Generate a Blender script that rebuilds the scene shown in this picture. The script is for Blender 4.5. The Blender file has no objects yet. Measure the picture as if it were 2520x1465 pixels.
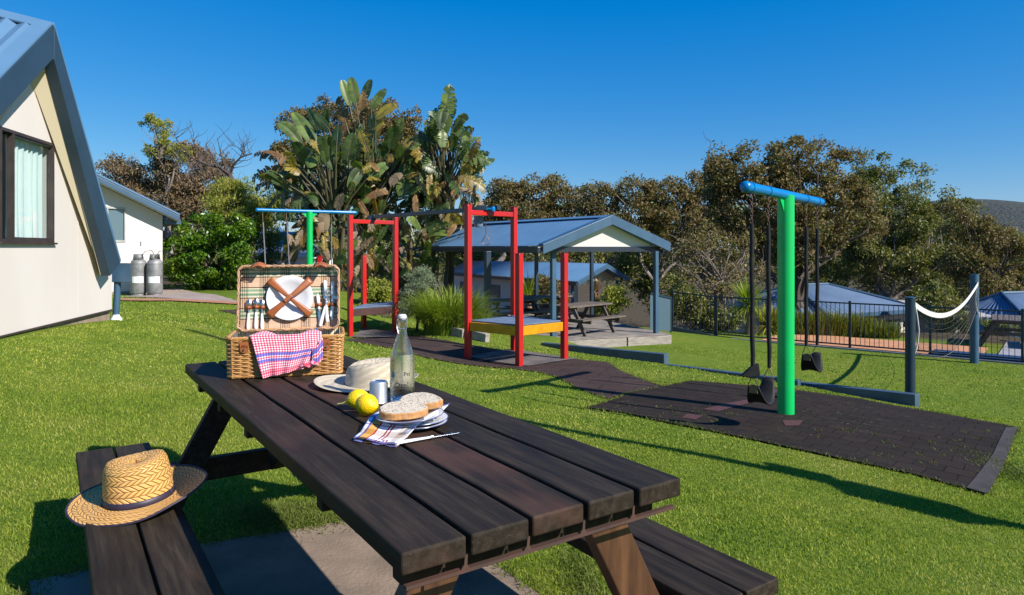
import bpy, math, random
import numpy as np
from mathutils import Vector, Matrix
random.seed(7); RNG = np.random.default_rng(11)
S = bpy.context.scene; COL = S.collection
CAMZ = 1.31; FP = 1680.0; CX = 1260.0; HY = 610.0; WP = 2520.0; HP = 1465.0
def P(px, py, Y):                       # photo pixel (2520 wide view) + depth -> world point
    return Vector(((px-CX)/FP*Y, Y, CAMZ-(py-HY)/FP*Y))
def PZ(px, py, z):                      # photo pixel on a level plane of height z
    Y = (CAMZ-z)*FP/(py-HY); return Vector(((px-CX)/FP*Y, Y, z))
# ------------------------------------------------------------------ materials
def N(nt, t, loc=(0,0), **kw):
    n = nt.nodes.new(t)
    for k, v in kw.items():
        if k.startswith('i_'):
            key = k[2:]; key = int(key) if key.isdigit() else key.replace('_', ' ')
            n.inputs[key].default_value = v
        else: setattr(n, k, v)
    return n
def c4(c): return (c[0], c[1], c[2], 1.0)
def mixc(nt, fac, a, b, mode='MIX'):
    m = nt.nodes.new('ShaderNodeMix'); m.data_type = 'RGBA'; m.blend_type = mode
    for i, v in ((0, fac), (6, a), (7, b)):
        if hasattr(v, 'node'): nt.links.new(v, m.inputs[i])
        elif i == 0: m.inputs[0].default_value = v
        else: m.inputs[i].default_value = c4(v)
    return m.outputs[2]
def ramp(nt, inp, stops, interp='LINEAR'):
    r = nt.nodes.new('ShaderNodeValToRGB'); r.color_ramp.interpolation = interp
    e = r.color_ramp.elements
    while len(e) < len(stops): e.new(0.5)
    for i, (p, c) in enumerate(stops):
        e[i].position = p; e[i].color = c4(c) if hasattr(c, '__len__') else (c, c, c, 1)
    nt.links.new(inp, r.inputs[0]); return r.outputs[0]
def mth(nt, op, a, b=None):
    m = nt.nodes.new('ShaderNodeMath'); m.operation = op
    for i, v in enumerate((a, b)):
        if v is None: continue
        if hasattr(v, 'node'): nt.links.new(v, m.inputs[i])
        else: m.inputs[i].default_value = v
    return m.outputs[0]
def new_mat(name):
    m = bpy.data.materials.new(name); m.use_nodes = True; nt = m.node_tree
    return m, nt, nt.nodes['Principled BSDF']
def noise(nt, vec, scale, detail=4, rough=.55):
    n = N(nt, 'ShaderNodeTexNoise', i_Scale=scale, i_Detail=detail, i_Roughness=rough)
    if vec is not None: nt.links.new(vec, n.inputs['Vector'])
    return n.outputs[0]
def coords(nt, kind='Object', scale=(1,1,1), rotz=0):
    t = N(nt, 'ShaderNodeTexCoord')
    mp = N(nt, 'ShaderNodeMapping'); mp.inputs['Scale'].default_value = scale
    mp.inputs['Rotation'].default_value = (0,0,rotz)
    nt.links.new(t.outputs[kind], mp.inputs[0]); return mp.outputs[0]
def bumpn(nt, b, h, strength, dist=.01):
    n = N(nt, 'ShaderNodeBump', i_Strength=strength, i_Distance=dist)
    nt.links.new(h, n.inputs['Height']); nt.links.new(n.outputs[0], b.inputs['Normal']); return n
def pm(name, c1, c2=None, scale=6, rough=.6, *a_, chips=None, **k_):
    m = pm_(name, c1, c2, scale, rough, *a_, **k_)
    if chips:
        nt = m.node_tree; b = nt.nodes['Principled BSDF']; cur = b.inputs['Base Color'].links[0].from_socket; v = coords(nt, 'Object')
        f = noise(nt, v, 28, 5, .75); g = noise(nt, coords(nt, 'Object', (1, 1, .12)), 60, 4, .7)
        c = mixc(nt, ramp(nt, f, [(.66, 0.0), (.69, .85)]), cur, chips); c = mixc(nt, ramp(nt, g, [(.60, 0.0), (.75, .35)]), c, tuple(x*.55+.03 for x in c1))
        nt.links.new(c, b.inputs['Base Color'])
    return m
def pm_(name, c1, c2=None, scale=6, rough=.6, bump=.0, bscale=60, bdist=.004, metal=0, stretch=(1,1,1), spec=.5, lo=.35, hi=.65, rvar=.0):
    m, nt, b = new_mat(name)
    v = coords(nt, 'Object', stretch)
    if c2 is None: c2 = tuple(x*.8 for x in c1)
    f = noise(nt, v, scale, 5)
    col = ramp(nt, f, [(lo, c1), (hi, c2)])
    nt.links.new(col, b.inputs['Base Color'])
    b.inputs['Roughness'].default_value = rough; b.inputs['Metallic'].default_value = metal
    b.inputs['Specular IOR Level'].default_value = spec
    if rvar: nt.links.new(ramp(nt, f, [(.3, rough-rvar), (.7, rough+rvar)]), b.inputs['Roughness'])
    if bump: bumpn(nt, b, noise(nt, v, bscale, 4), bump, bdist)
    return m
def leafmat(name, cols, rough=.45, trans=.35, spec=.4, isl=.4, nsc=1.1):
    m, nt, b = new_mat(name)
    g = N(nt, 'ShaderNodeNewGeometry')
    st = [(i/max(1, len(cols)-1), c) for i, c in enumerate(cols)]
    rnd = mth(nt, 'MULTIPLY', g.outputs['Random Per Island'], isl); f = noise(nt, coords(nt, 'Object'), nsc, 4)
    fs = mth(nt, 'MULTIPLY', mth(nt, 'SUBTRACT', f, .28), 2.2*(1-isl)); c1 = ramp(nt, mth(nt, 'ADD', rnd, fs), st)
    c2 = mixc(nt, 1.0, c1, ramp(nt, g.outputs['Random Per Island'], [(0, .78), (1, 1.18)]), 'MULTIPLY')
    nt.links.new(c2, b.inputs['Base Color']); b.inputs['Roughness'].default_value = rough
    b.inputs['Specular IOR Level'].default_value = spec
    tr = N(nt, 'ShaderNodeBsdfTranslucent'); nt.links.new(mixc(nt, 1.0, c2, (1.3, 1.5, .6), 'MULTIPLY'), tr.inputs[0])
    mx = N(nt, 'ShaderNodeMixShader'); mx.inputs[0].default_value = trans
    nt.links.new(b.outputs[0], mx.inputs[1]); nt.links.new(tr.outputs[0], mx.inputs[2])
    nt.links.new(mx.outputs[0], nt.nodes['Material Output'].inputs[0]); return m
def stripes_node(nt, comp, period, bands):
    """bands: [(start 0-1, colour-or-value)] constant ramp over the repeat"""
    f = mth(nt, 'FRACT', mth(nt, 'DIVIDE', comp, period))
    return ramp(nt, f, bands, 'CONSTANT')
# ------------------------------------------------------------------ meshes
WM = {}
def tag(o, label=None, cat=None, group=None, kind=None):
    if label: o['label'] = label
    if cat: o['category'] = cat
    if group: o['group'] = group
    if kind: o['kind'] = kind
    return o
def root(name, label, cat, M=None, group=None, kind=None):
    o = bpy.data.objects.new(name, None); COL.objects.link(o); o.empty_display_size = .1
    if M is None: M = Matrix.Identity(4)
    elif not isinstance(M, Matrix): M = Matrix.Translation(M)
    o.matrix_world = M; WM[o.name] = M.copy()
    return tag(o, label, cat, group, kind)
class MB:
    def __init__(s): s.v = []; s.f = []; s.uv = []; s.hasuv = False; s.X = None
    def _add(s, vs, fs, uvs=None):
        k = len(s.v)
        if s.X is not None: vs = [s.X @ Vector(p) for p in vs]
        s.v += [tuple(p) for p in vs]; s.f += [tuple(i+k for i in f) for f in fs]
        s.uv += list(uvs) if uvs is not None else [(0,0)]*len(vs)
        if uvs is not None: s.hasuv = True
        return s
    def box(s, a, b):
        x0,y0,z0 = a; x1,y1,z1 = b
        return s._add([(x0,y0,z0),(x1,y0,z0),(x1,y1,z0),(x0,y1,z0),(x0,y0,z1),(x1,y0,z1),(x1,y1,z1),(x0,y1,z1)],
            [(0,3,2,1),(4,5,6,7),(0,1,5,4),(1,2,6,5),(2,3,7,6),(3,0,4,7)])
    def hexa(s, p):   # 8 points: bottom 4 ccw, top 4
        return s._add(p, [(0,3,2,1),(4,5,6,7),(0,1,5,4),(1,2,6,5),(2,3,7,6),(3,0,4,7)])
    def bar(s, a, b, w, h, up=(0,0,1)):
        a = Vector(a); b = Vector(b); d = (b-a).normalized(); u = Vector(up)
        sd = d.cross(u)
        if sd.length < 1e-5: sd = d.cross(Vector((1,0,0)))
        sd.normalize(); u = sd.cross(d).normalized(); sd *= w/2; u *= h/2
        return s.hexa([a-sd-u, a+sd-u, b+sd-u, b-sd-u, a-sd+u, a+sd+u, b+sd+u, b-sd+u])
    def tube(s, pts, r, n=8, cap=True, closed=False):
        pts = [Vector(p) for p in pts]; m = len(pts)
        rr = r if hasattr(r, '__len__') else [r]*m
        vs = []; prev = None
        for i, p in enumerate(pts):
            if closed: d = pts[(i+1) % m]-pts[i-1]
            else: d = pts[min(i+1, m-1)]-pts[max(i-1, 0)]
            if d.length < 1e-9: d = Vector((0,0,1))
            d.normalize()
            if prev is None:
                a = Vector((0,0,1)) if abs(d.z) < .9 else Vector((1,0,0))
                u = d.cross(a).normalized()
            else:
                u = prev-d*prev.dot(d)
                if u.length < 1e-6: u = d.cross(Vector((0,0,1)))
                u.normalize()
            prev = u; w = d.cross(u)
            for k in range(n):
                t = 2*math.pi*k/n; vs.append(p+(u*math.cos(t)+w*math.sin(t))*rr[i])
        fs = []
        for i in range(m if closed else m-1):
            j = (i+1) % m
            for k in range(n):
                l = (k+1) % n; fs.append((i*n+k, i*n+l, j*n+l, j*n+k))
        if cap and not closed:
            fs.append(tuple(range(n))[::-1]); fs.append(tuple((m-1)*n+k for k in range(n)))
        return s._add(vs, fs)
    def lathe(s, prof, n=32, c=(0,0,0), sx=1, sy=1, cap=True, fn=None):
        vs = []; fs = []; uv = []; m = len(prof)
        for i, (r, z) in enumerate(prof):
            for k in range(n):
                t = 2*math.pi*k/n; p = Vector((c[0]+r*math.cos(t)*sx, c[1]+r*math.sin(t)*sy, c[2]+z))
                if fn: p = fn(p, r, t)
                vs.append(p); uv.append((k/n, i/(m-1)))
        for i in range(m-1):
            for k in range(n):
                l = (k+1) % n; fs.append((i*n+k, i*n+l, (i+1)*n+l, (i+1)*n+k))
        if cap: fs.append(tuple(range(n))[::-1]); fs.append(tuple((m-1)*n+k for k in range(n)))
        return s._add(vs, fs, uv)
    def prism(s, poly, off):       # polygon (3D points) extruded by vector off
        n = len(poly); off = Vector(off); vs = [Vector(p) for p in poly]+[Vector(p)+off for p in poly]
        fs = [tuple(range(n))[::-1], tuple(range(n, 2*n))]+[(i, (i+1) % n, n+(i+1) % n, n+i) for i in range(n)]
        return s._add(vs, fs)
    def grid(s, fn, nu, nv, uvf=None):   # surface fn(u,v) -> point
        vs = []; uv = []
        for j in range(nv+1):
            for i in range(nu+1):
                u = i/nu; v = j/nv; vs.append(fn(u, v)); uv.append(uvf(u, v) if uvf else (u, v))
        fs = [(j*(nu+1)+i, j*(nu+1)+i+1, (j+1)*(nu+1)+i+1, (j+1)*(nu+1)+i) for j in range(nv) for i in range(nu)]
        return s._add(vs, fs, uv)
    def build(s, name, mat, parent=None, world=False, smooth=False, bevel=0, sub=0, solid=0, seg=2):
        me = bpy.data.meshes.new(name)
        vs = s.v
        if world and parent is not None:
            Mi = WM[parent.name].inverted(); vs = [tuple(Mi @ Vector(p)) for p in vs]
        me.from_pydata(vs, [], s.f)
        if s.hasuv:
            ul = me.uv_layers.new(name='UVMap'); li = np.empty(len(me.loops), dtype=np.int32)
            me.loops.foreach_get('vertex_index', li); uva = np.array(s.uv, dtype=np.float32)[li]
            ul.data.foreach_set('uv', uva.ravel())
        me.update(); me.materials.append(mat)
        import bmesh
        bm = bmesh.new(); bm.from_mesh(me); bmesh.ops.recalc_face_normals(bm, faces=bm.faces); bm.to_mesh(me); bm.free()
        if smooth:
            me.polygons.foreach_set('use_smooth', [True]*len(me.polygons))
            try: me.set_sharp_from_angle(angle=math.radians(38))
            except Exception: pass
        o = bpy.data.objects.new(name, me); COL.objects.link(o)
        if parent is not None: o.parent = parent; WM[o.name] = WM[parent.name]
        else: WM[o.name] = Matrix.Identity(4)
        if bevel:
            md = o.modifiers.new('bevel', 'BEVEL'); md.width = bevel; md.segments = seg; md.limit_method = 'ANGLE'; md.angle_limit = math.radians(40)
        if solid:
            md = o.modifiers.new('solid', 'SOLIDIFY'); md.thickness = solid; md.offset = 0
        if sub:
            md = o.modifiers.new('sub', 'SUBSURF'); md.levels = sub; md.render_levels = sub
        return o
def np_mesh(name, V, F, mat, parent=None, world=True, mats=None, mi=None):
    V = np.asarray(V, dtype=np.float64); F = np.asarray(F, dtype=np.int32)
    if parent is not None and world:
        Mi = np.array(WM[parent.name].inverted()); V = V @ Mi[:3, :3].T+Mi[:3, 3]
    me = bpy.data.meshes.new(name); k = F.shape[1]
    me.vertices.add(len(V)); me.vertices.foreach_set('co', V.astype(np.float32).ravel())
    me.loops.add(F.size); me.loops.foreach_set('vertex_index', F.ravel())
    me.polygons.add(len(F)); me.polygons.foreach_set('loop_start', np.arange(0, F.size, k, dtype=np.int32))
    try: me.polygons.foreach_set('loop_total', np.full(len(F), k, dtype=np.int32))
    except Exception: pass
    me.update(calc_edges=True)
    for m in (mats or [mat]): me.materials.append(m)
    if mi is not None: me.polygons.foreach_set('material_index', np.asarray(mi, dtype=np.int32))
    o = bpy.data.objects.new(name, me); COL.objects.link(o)
    if parent is not None: o.parent = parent; WM[o.name] = WM[parent.name]
    else: WM[o.name] = Matrix.Identity(4)
    return o
def dup(r, M, label=None, group=None):
    c = r.copy(); COL.objects.link(c); c.matrix_world = M; WM[c.name] = M.copy()
    if label: c['label'] = label
    if group: c['group'] = group
    for ch in list(r.children):
        d = ch.copy(); COL.objects.link(d); d.parent = c; d.matrix_parent_inverse = ch.matrix_parent_inverse.copy(); WM[d.name] = M
        for g in list(ch.children):
            e = g.copy(); COL.objects.link(e); e.parent = d; e.matrix_parent_inverse = g.matrix_parent_inverse.copy(); WM[e.name] = M
    return c
def rotz(a, loc): return Matrix.Translation(loc) @ Matrix.Rotation(a, 4, 'Z')
def inpoly(px, py, poly):
    px = np.asarray(px); py = np.asarray(py); r = np.zeros(px.shape, bool); n = len(poly)
    for i in range(n):
        x0, y0 = poly[i][:2]; x1, y1 = poly[(i+1) % n][:2]
        if y0 == y1: continue
        c = ((y0 > py) != (y1 > py)) & (px < (x1-x0)*(py-y0)/(y1-y0)+x0); r ^= c
    return r
# ------------------------------------------------------------------ terrain
CT = [(0,1.2,0),(-1.6,3.3,.02),(1.2,1.5,-.02),(-1.6,1.2,.03),(.9,3.2,-.07),(0,-1,0),(0,2.2,0),
 (3.35,4.8,-.44),(5.04,6.8,-.5),(.81,7.2,-.39),(2.4,9.16,-.49),(2.88,7.1,-.444),
 (-.74,11.5,-.57),(.115,10.8,-.57),(.88,11.4,-.57),(.04,12.3,-.57),
 (-3.46,14.6,-.6),(-2.63,15.4,-.62),(-3.42,15.8,-.55),
 (5.1,8.6,-.69),(2.65,11.7,-.67),(.63,14,-.72),(-5.5,18.7,.02),(-6.9,16,.05),
 (-5.3,9.04,.36),(-4.73,6.3,.47),(-4.2,4,.42),(-2.6,7.5,.05),(-3.8,11,.0),
 (-9.7,18.3,.02),(-9,20.5,.05),(-8,13,.3),(-.9,14.6,-.5),(1.0,15,-.75),(3,17,-1.0),(0,20,-1.2),(-3,20,-.4),
 (2.2,3.8,-.28),(3.5,2,-.35),(6,3,-.6),(7,7,-.75),
 (-15,30,0),(-5,30,-.6),(8,30,-4),(16,30,-5),(0,45,-5),(-30,45,0),(30,20,-3),(-30,5,.9),(-10,-10,.3),(10,-10,-.7)]
CT = np.array(CT)
def tps(r2): return np.where(r2 > 1e-12, .5*r2*np.log(np.maximum(r2, 1e-12)), 0.0)
_n = len(CT); _K = tps(((CT[:, None, :2]-CT[None, :, :2])**2).sum(-1))+np.eye(_n)*.02
_A = np.zeros((_n+3, _n+3)); _A[:_n, :_n] = _K; _A[:_n, _n] = 1; _A[:_n, _n+1:] = CT[:, :2]; _A[_n, :_n] = 1; _A[_n+1:, :_n] = CT[:, :2].T
_W = np.linalg.solve(_A, np.concatenate([CT[:, 2], np.zeros(3)]))
def sst(x): x = np.clip(x, 0, 1); return x*x*(3-2*x)
BA = np.array((.63, 14.0)); BB = np.array((5.1, 8.6)); BD = (BB-BA)/np.linalg.norm(BB-BA); BN = np.array((-BD[1], BD[0]))
FA = np.array((5.95, 20.0)); FC = np.array((10.86, 16.0)); FD = (FC-FA)/np.linalg.norm(FC-FA); FN = np.array((-FD[1], FD[0]))
def H(x, y):
    x = np.asarray(x, float); y = np.asarray(y, float)
    z = _W[_n]+_W[_n+1]*x+_W[_n+2]*y
    for i in range(_n): z = z+_W[i]*tps((x-CT[i, 0])**2+(y-CT[i, 1])**2)
    z = z+.012*np.sin(x*1.7+1.3*np.sin(y*.9))*np.cos(y*1.3)
    d = (x-BA[0])*BN[0]+(y-BA[1])*BN[1]          # distance beyond the edging
    w = sst(d/.22)*sst((x-.9)/1.2)*sst((24-y)/3)
    zl = -1.31+.17*sst((7.5-x)/4)
    df = (x-FA[0])*FN[0]+(y-FA[1])*FN[1]
    zl = zl-3.2*sst((df-5.5)/6)
    # the far fence stretch: everything right of the edging belongs to the lower lawn
    z = z*(1-w)+zl*w
    r = np.hypot(x, y-10); k = sst((r-38)/40); z = z*(1-k)-6.0*k
    z = np.maximum(z, -7)
    return z
def h1(x, y): return float(H(x, y))
def G(px, py, dz=0.0):                  # photo pixel -> point on the terrain
    Ys = np.concatenate([np.linspace(1.0, 30, 2400), np.linspace(30, 120, 600)])
    X = (px-CX)/FP*Ys; zr = CAMZ-(py-HY)/FP*Ys; b = zr < H(X, Ys)
    i = int(np.argmax(b)) if b.any() else len(Ys)-1
    Y = Ys[i]; return Vector((X[i], Y, h1(X[i], Y)+dz))
# ------------------------------------------------------------------ camera, world, sun
cam = bpy.data.cameras.new('camera'); co = bpy.data.objects.new('camera', cam); COL.objects.link(co)
co.location = (0, 0, CAMZ); co.rotation_euler = (math.pi/2, 0, 0)
cam.sensor_width = 36; cam.lens = 36*FP/WP; cam.shift_y = -(HP/2-HY)/WP; cam.clip_end = 3000; cam.clip_start = .05
S.camera = co; S.render.resolution_x = 1024; S.render.resolution_y = 595
SUN_EL = math.radians(37); SX, SY = .84, -.54
w = bpy.data.worlds.new('World'); S.world = w; w.use_nodes = True; nt = w.node_tree
bg = nt.nodes['Background']; sky = N(nt, 'ShaderNodeTexSky'); sky.sky_type = 'NISHITA'; sky.sun_disc = False
sky.sun_elevation = SUN_EL; sky.sun_rotation = math.atan2(SX, SY); sky.air_density = 1.0; sky.dust_density = .25; sky.ozone_density = 3.0; sky.altitude = 50
hs = N(nt, 'ShaderNodeHueSaturation'); hs.inputs['Saturation'].default_value = 1.32; hs.inputs['Value'].default_value = 1.0
nt.links.new(sky.outputs[0], hs.inputs['Color'])
_s = N(nt, 'ShaderNodeSeparateColor'); _c = N(nt, 'ShaderNodeCombineColor'); nt.links.new(hs.outputs[0], _s.inputs[0])
for _i, (_a, _b) in enumerate(((.50, -.24), (.50, .50), (.38, 2.70))):
    nt.links.new(mth(nt, 'MAXIMUM', mth(nt, 'ADD', mth(nt, 'MULTIPLY', _s.outputs[_i], _a), _b), .005), _c.inputs[_i])
nt.links.new(_c.outputs[0], bg.inputs[0]); bg.inputs[1].default_value = .1
sl = bpy.data.lights.new('sun', 'SUN'); sl.energy = 4.9; sl.angle = math.radians(.53); sl.color = (1, .94, .865)
so = bpy.data.objects.new('sun', sl); COL.objects.link(so)
sd = Vector((SX*math.cos(SUN_EL), SY*math.cos(SUN_EL), math.sin(SUN_EL))); so.rotation_euler = sd.to_track_quat('Z', 'Y').to_euler(); so.location = (10, -8, 12)
S.view_settings.view_transform = 'Standard'; S.view_settings.look = 'None'; S.view_settings.exposure = 0.6; S.view_settings.gamma = 1
S.cycles.max_bounces = 8; S.cycles.transparent_max_bounces = 12; S.cycles.transmission_bounces = 8; S.cycles.caustics_refractive = False
try: S.cycles.use_denoising = True
except Exception: pass
# ------------------------------------------------------------------ shared materials
def table_wood(name='dark_stained_wood', lo_=.56, hi_=.76, am=.4):
    m, nt, b = new_mat(name); v = coords(nt, 'Object', (14, 1.0, 14))
    f = noise(nt, v, 3.2, 8, .65); f2 = noise(nt, coords(nt, 'Object', (3, 1.2, 3)), 1.3, 3); f3 = noise(nt, coords(nt, 'Object'), 130, 2)
    c = ramp(nt, f, [(.3, (.014, .0108, .0076)), (.5, (.027, .0205, .0142)), (.72, (.052, .040, .028))])
    c = mixc(nt, ramp(nt, f2, [(lo_, 0.0), (hi_, am)]), c, (.115, .055, .038))
    g = N(nt, 'ShaderNodeNewGeometry'); isl = ramp(nt, g.outputs['Random Per Island'], [(0, .75), (1, 1.25)])
    c = mixc(nt, 1.0, c, isl, 'MULTIPLY')
    c = mixc(nt, ramp(nt, f3, [(.74, 0.0), (.78, .35)]), c, (.22, .2, .18))
    nt.links.new(c, b.inputs['Base Color']); nt.links.new(ramp(nt, f, [(.3, .52), (.7, .68)]), b.inputs['Roughness'])
    b.inputs['Specular IOR Level'].default_value = .12
    bumpn(nt, b, noise(nt, v, 9, 8, .7), .45, .003); return m
M_TABLE = table_wood(); M_TABLE2 = table_wood('worn_reddish_board', .40, .60, .8)
def brown_wood():
    m, nt, b = new_mat('brown_oiled_wood'); v = coords(nt, 'Object', (9, 9, 1.0))
    f = noise(nt, v, 3, 8, .65)
    c = ramp(nt, f, [(.3, (.032, .013, .006)), (.5, (.075, .032, .013)), (.7, (.125, .056, .023))])
    nt.links.new(c, b.inputs['Base Color']); b.inputs['Roughness'].default_value = .5; bumpn(nt, b, noise(nt, v, 9, 8, .7), .4, .002); return m
M_BWOOD = brown_wood()
M_RUST = pm('rusty_angle_iron', (.075, .032, .020), (.045, .026, .02), 12, .7, .4, 90, .002)
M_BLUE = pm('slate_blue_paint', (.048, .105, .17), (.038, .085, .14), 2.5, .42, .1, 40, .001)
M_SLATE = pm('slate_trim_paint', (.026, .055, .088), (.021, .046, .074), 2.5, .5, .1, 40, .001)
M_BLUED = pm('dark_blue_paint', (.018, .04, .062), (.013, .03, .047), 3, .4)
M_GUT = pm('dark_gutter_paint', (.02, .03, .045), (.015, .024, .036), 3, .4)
M_ROOF = pm('blue_roof_metal', (.098, .20, .32), (.078, .165, .27), .9, .42, .05, 20, .001, spec=.5)
M_ROOFD = pm('grey_blue_roof_metal', (.13, .19, .29), (.10, .155, .24), .9, .5)
M_CREAM = pm('cream_render', (.655, .60, .55), (.61, .555, .50), 1.2, .8, .25, 45, .002, stretch=(1, 1, .35))
M_CREAM2 = pm('soffit_cream', (.56, .48, .33), (.52, .44, .30), 1.0, .7)
M_PLINTH = pm('plinth_concrete', (.34, .25, .18), (.22, .16, .11), 7, .85, .5, 50, .006)
M_RED = pm('red_gloss_paint', (.50, .010, .009), (.38, .014, .014), 2.5, .38, .12, 30, .002, rvar=.08, chips=(.10, .05, .04))
M_GREEN = pm('green_gloss_paint', (.0, .50, .11), (.0, .42, .09), 2.0, .36, .05, 20, .001, rvar=.06, chips=(.03, .16, .06))
M_CYAN = pm('bright_blue_paint', (.0, .19, .48), (.0, .15, .40), 3, .32, rvar=.06)
M_YEL = pm('yellow_paint', (.62, .28, .0), (.48, .20, .0), 6, .45, .2, 30, .002)
M_DECKT = pm('platform_rubber', (.13, .19, .27), (.09, .13, .19), 9, .75, .4, 80, .003)
M_BRNP = pm('maroon_board', (.07, .028, .024), (.045, .02, .018), 5, .55)
M_BLACK = pm('black_rubber', (.009, .009, .009), (.016, .015, .015), 14, .62, .3, 60, .002, spec=.25)
M_CHAIN = pm('rusty_chain', (.19, .11, .07), (.1, .06, .045), 30, .5, metal=.6)
M_STEEL = pm('bare_steel', (.55, .55, .56), (.45, .45, .46), 8, .28, metal=1.0)
M_WHITEP = pm('white_gloss', (.80, .80, .80), (.77, .77, .78), 3, .2)
M_CONC = pm('patio_concrete', (.27, .205, .155), (.17, .135, .105), 3.4, .95, .8, 60, .006, spec=.1, chips=(.06, .048, .038))
M_GREYW = pm('weathered_grey_timber', (.36, .32, .27), (.22, .19, .16), 5, .8, .5, 30, .004, stretch=(1, 1, 6))
M_DARK = pm('dark_interior', (.02, .022, .025), None, 3, .6)
M_BARK = pm('pale_bark', (.30, .25, .21), (.15, .115, .09), 5, .85, .6, 18, .02, stretch=(1, 1, .4))
M_BARKD = pm('dark_bark', (.10, .075, .058), (.05, .038, .03), 5, .9, .6, 18, .02)
M_TRUNK = pm('stringy_trunk_bark', (.14, .10, .07), (.06, .045, .034), 8, .9, .8, 25, .02, stretch=(1, 1, .3))
def glassm(name, col=(.35, .45, .5)):
    m, nt, b = new_mat(name); b.inputs['Base Color'].default_value = c4(col); b.inputs['Roughness'].default_value = .06
    b.inputs['Specular IOR Level'].default_value = .7; return m
M_WIN = glassm('window_glass', (.10, .16, .19)); M_WINL = glassm('dim_glass', (.07, .11, .13))
M_FRAME = pm('bronze_window_frame', (.06, .042, .036), (.035, .028, .026), 6, .4)
def curtain():
    m, nt, b = new_mat('sheer_curtain'); b.inputs['Base Color'].default_value = (.68, .72, .69, 1); b.inputs['Roughness'].default_value = .9; return m
M_CURT = curtain()
M_GLASSPANE, _nt, _b = new_mat('clear_pane'); _g = N(_nt, 'ShaderNodeBsdfGlossy', i_Roughness=.02); _t = N(_nt, 'ShaderNodeBsdfTransparent'); _t.inputs[0].default_value = (.95, 1, 1, 1)
_mx = N(_nt, 'ShaderNodeMixShader'); _mx.inputs[0].default_value = .12; _nt.links.new(_t.outputs[0], _mx.inputs[1]); _nt.links.new(_g.outputs[0], _mx.inputs[2]); _nt.links.new(_mx.outputs[0], _nt.nodes['Material Output'].inputs[0])
# ------------------------------------------------------------------ ground sheet
def lawn_mat():
    m, nt, b = new_mat('mown_lawn'); v = coords(nt, 'Object')
    f1 = noise(nt, v, .55, 4); f2 = noise(nt, v, 5, 5, .7); f3 = noise(nt, v, 60, 4, .8)
    c = ramp(nt, f1, [(.3, (.10, .165, .022)), (.5, (.155, .215, .028)), (.7, (.24, .25, .045))])
    c2 = ramp(nt, f2, [(.3, (.06, .12, .010)), (.55, (.15, .21, .016)), (.72, (.26, .25, .06))])
    c = mixc(nt, .5, c, c2)
    c = mixc(nt, ramp(nt, f3, [(.38, .65), (.55, 0.0)]), c, (.035, .07, .008))
    sp_ = N(nt, 'ShaderNodeSeparateXYZ'); nt.links.new(v, sp_.inputs[0])
    df_ = mth(nt, 'ADD', mth(nt, 'ADD', mth(nt, 'MULTIPLY', sp_.outputs[0], float(FN[0])), mth(nt, 'MULTIPLY', sp_.outputs[1], float(FN[1]))), -float(FA@FN)-3.2)
    far_ = mth(nt, 'MAXIMUM', df_, mth(nt, 'SUBTRACT', sp_.outputs[1], 21.8))
    c = mixc(nt, ramp(nt, mth(nt, 'ADD', far_, mth(nt, 'MULTIPLY', f2, .6)), [(.2, 0.0), (.9, 1.0)]), c, ramp(nt, f2, [(.35, (.045, .038, .022)), (.6, (.10, .075, .045))]))
    nt.links.new(c, b.inputs['Base Color']); b.inputs['Roughness'].default_value = .9; b.inputs['Specular IOR Level'].default_value = .1
    bumpn(nt, b, noise(nt, v, 45, 5, .8), .8, .02); return m
M_LAWN = lawn_mat()
def axis(a, b, st, far):
    core = np.arange(a, b+1e-6, st); L = []; p = a; s = st
    while p > -far: s *= 1.25; p -= s; L.append(p)
    R = []; p = b; s = st
    while p < far: s *= 1.25; p += s; R.append(p)
    return np.array(L[::-1]+list(core)+R)
xs = axis(-8, 14, .125, 700); ys = axis(-1, 22, .125, 700)
XX, YY = np.meshgrid(xs, ys); ZZ = H(XX.ravel(), YY.ravel())
nx, ny = len(xs), len(ys); ii = np.arange(nx*ny).reshape(ny, nx)
Fq = np.stack([ii[:-1, :-1], ii[:-1, 1:], ii[1:, 1:], ii[1:, :-1]], -1).reshape(-1, 4)
gnd = np_mesh('ground', np.stack([XX.ravel(), YY.ravel(), ZZ], 1), Fq, M_LAWN)
gnd.data.polygons.foreach_set('use_smooth', [True]*len(gnd.data.polygons)); tag(gnd, 'sloping mown green lawn', kind='structure')
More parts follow.
